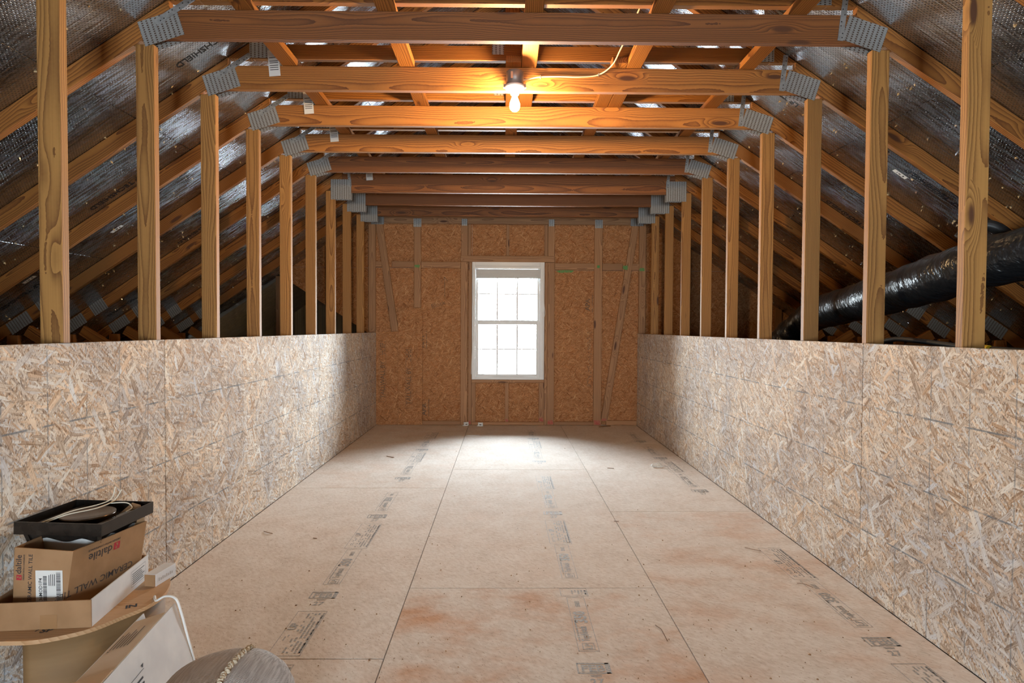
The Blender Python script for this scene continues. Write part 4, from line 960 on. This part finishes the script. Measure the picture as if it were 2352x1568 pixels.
for i in range(7):
    for j in range(4):
        gr[i, j] = bm.verts.new((i * 0.017 - 0.05, j * 0.018 - 0.03, 0.004 + random.uniform(0, 0.032) * (1 if 0 < i < 6 else 0.4)))
for i in range(6):
    for j in range(3): bm.faces.new((gr[i, j], gr[i + 1, j], gr[i + 1, j + 1], gr[i, j + 1]))
o = bm_obj('crumpled_paper', bm, PAPER, loc=(p.x, p.y, 0)); md = o.modifiers.new('thick', 'SOLIDIFY'); md.thickness = 0.002; tag(o, 'crumpled white scrap of paper on the floor by right wall', 'paper')
BARK = simple('dry_twig', (0.20, 0.10, 0.045), 0.7)
def twig(pts_px, r, lab_):
    pts = [fpt(*q) + Vector((0, 0, r + 0.001 + (0.004 if 0 < i < len(pts_px) - 1 else 0))) for i, q in enumerate(pts_px)]
    o = cord('twig', pts, r, BARK, seg=5, k=4); tag(o, lab_, 'twig', 'twigs and slivers on the floor')
twig([(1533, 1473), (1521, 1452), (1516, 1446), (1505, 1436)], 0.0016, 'forked dark twig on the floor right of the near seam')
twig([(1711, 1258), (1725, 1263), (1748, 1266)], 0.0016, 'thin twig on the right floor column pointing at the wall')
twig([(1831, 1340), (1845, 1343), (1868, 1350)], 0.0014, 'thin twig on the floor lettering by the right wall')
twig([(606, 1221), (615, 1225), (626, 1226)], 0.0022, 'orange curled sliver on left floor near the wall')
twig([(719, 1236), (728, 1237)], 0.0018, 'tiny orange sliver left of the left floor lettering')
twig([(1410, 1197), (1421, 1198)], 0.0018, 'dark sliver at the right floor seam, middle distance')
twig([(888, 1048), (905, 1051)], 0.003, 'dark sliver on the far left floor')
twig([(1376, 981), (1402, 979)], 0.006, 'brown wood sliver lying against the gable wall foot')
twig([(1395, 1075), (1410, 1076)], 0.0025, 'brown sliver on the far right floor column')
spots = [(435, 1352), (430, 1343), (555, 1333), (541, 1402), (551, 1401), (680, 1390), (573, 1465), (446, 1486), (713, 1388), (840, 1275), (710, 1311), (865, 1410), (815, 1400), (905, 1512), (849, 1516), (1467, 1347), (1478, 1345), (1468, 1367), (1441, 1286), (1478, 1296), (1522, 1241), (1860, 1357), (1707, 1328), (1712, 1300), (1870, 1428), (1876, 1494), (1860, 1503), (1995, 1448), (1705, 1558), (1770, 1558), (1878, 1560), (1619, 1505), (1396, 1504), (1060, 1370), (993, 1249), (1005, 1252), (1044, 1139), (1154, 1178), (1297, 1030), (1048, 1036)]
bm = bmesh.new()
for i in range(130): spots.append((random.uniform(560, 2000), random.uniform(1150, 1560)))
for i, q in enumerate(spots):
    p = fpt(*q)
    if not (XL + 0.03 < p.x < XR - 0.03): continue
    sz = random.uniform(0.003, 0.0075) * (1.7 if q[1] < 1100 else 1) * (1 if i < 40 else 0.6); a0 = random.uniform(0, 6); n = 5
    lo_ = [bm.verts.new((p.x + math.cos(a0 + k * 6.283 / n) * sz * random.uniform(.4, 1.2), p.y + math.sin(a0 + k * 6.283 / n) * sz * random.uniform(.3, 0.9), 0.0004)) for k in range(n)]
    tp_ = bm.verts.new((p.x, p.y, 0.0045))
    bm.faces.new(lo_[::-1])
    for k in range(n): bm.faces.new((lo_[k], lo_[(k + 1) % n], tp_))
o = bm_obj('wood_crumbs', bm, simple('wood_crumb', (0.16, 0.075, 0.03), 0.7, noise=((3, 3, 3), (0.32, 0.16, 0.06)))); tag(o, 'tiny brown wood crumbs strewn over the floor sheets', 'debris', kind='stuff')
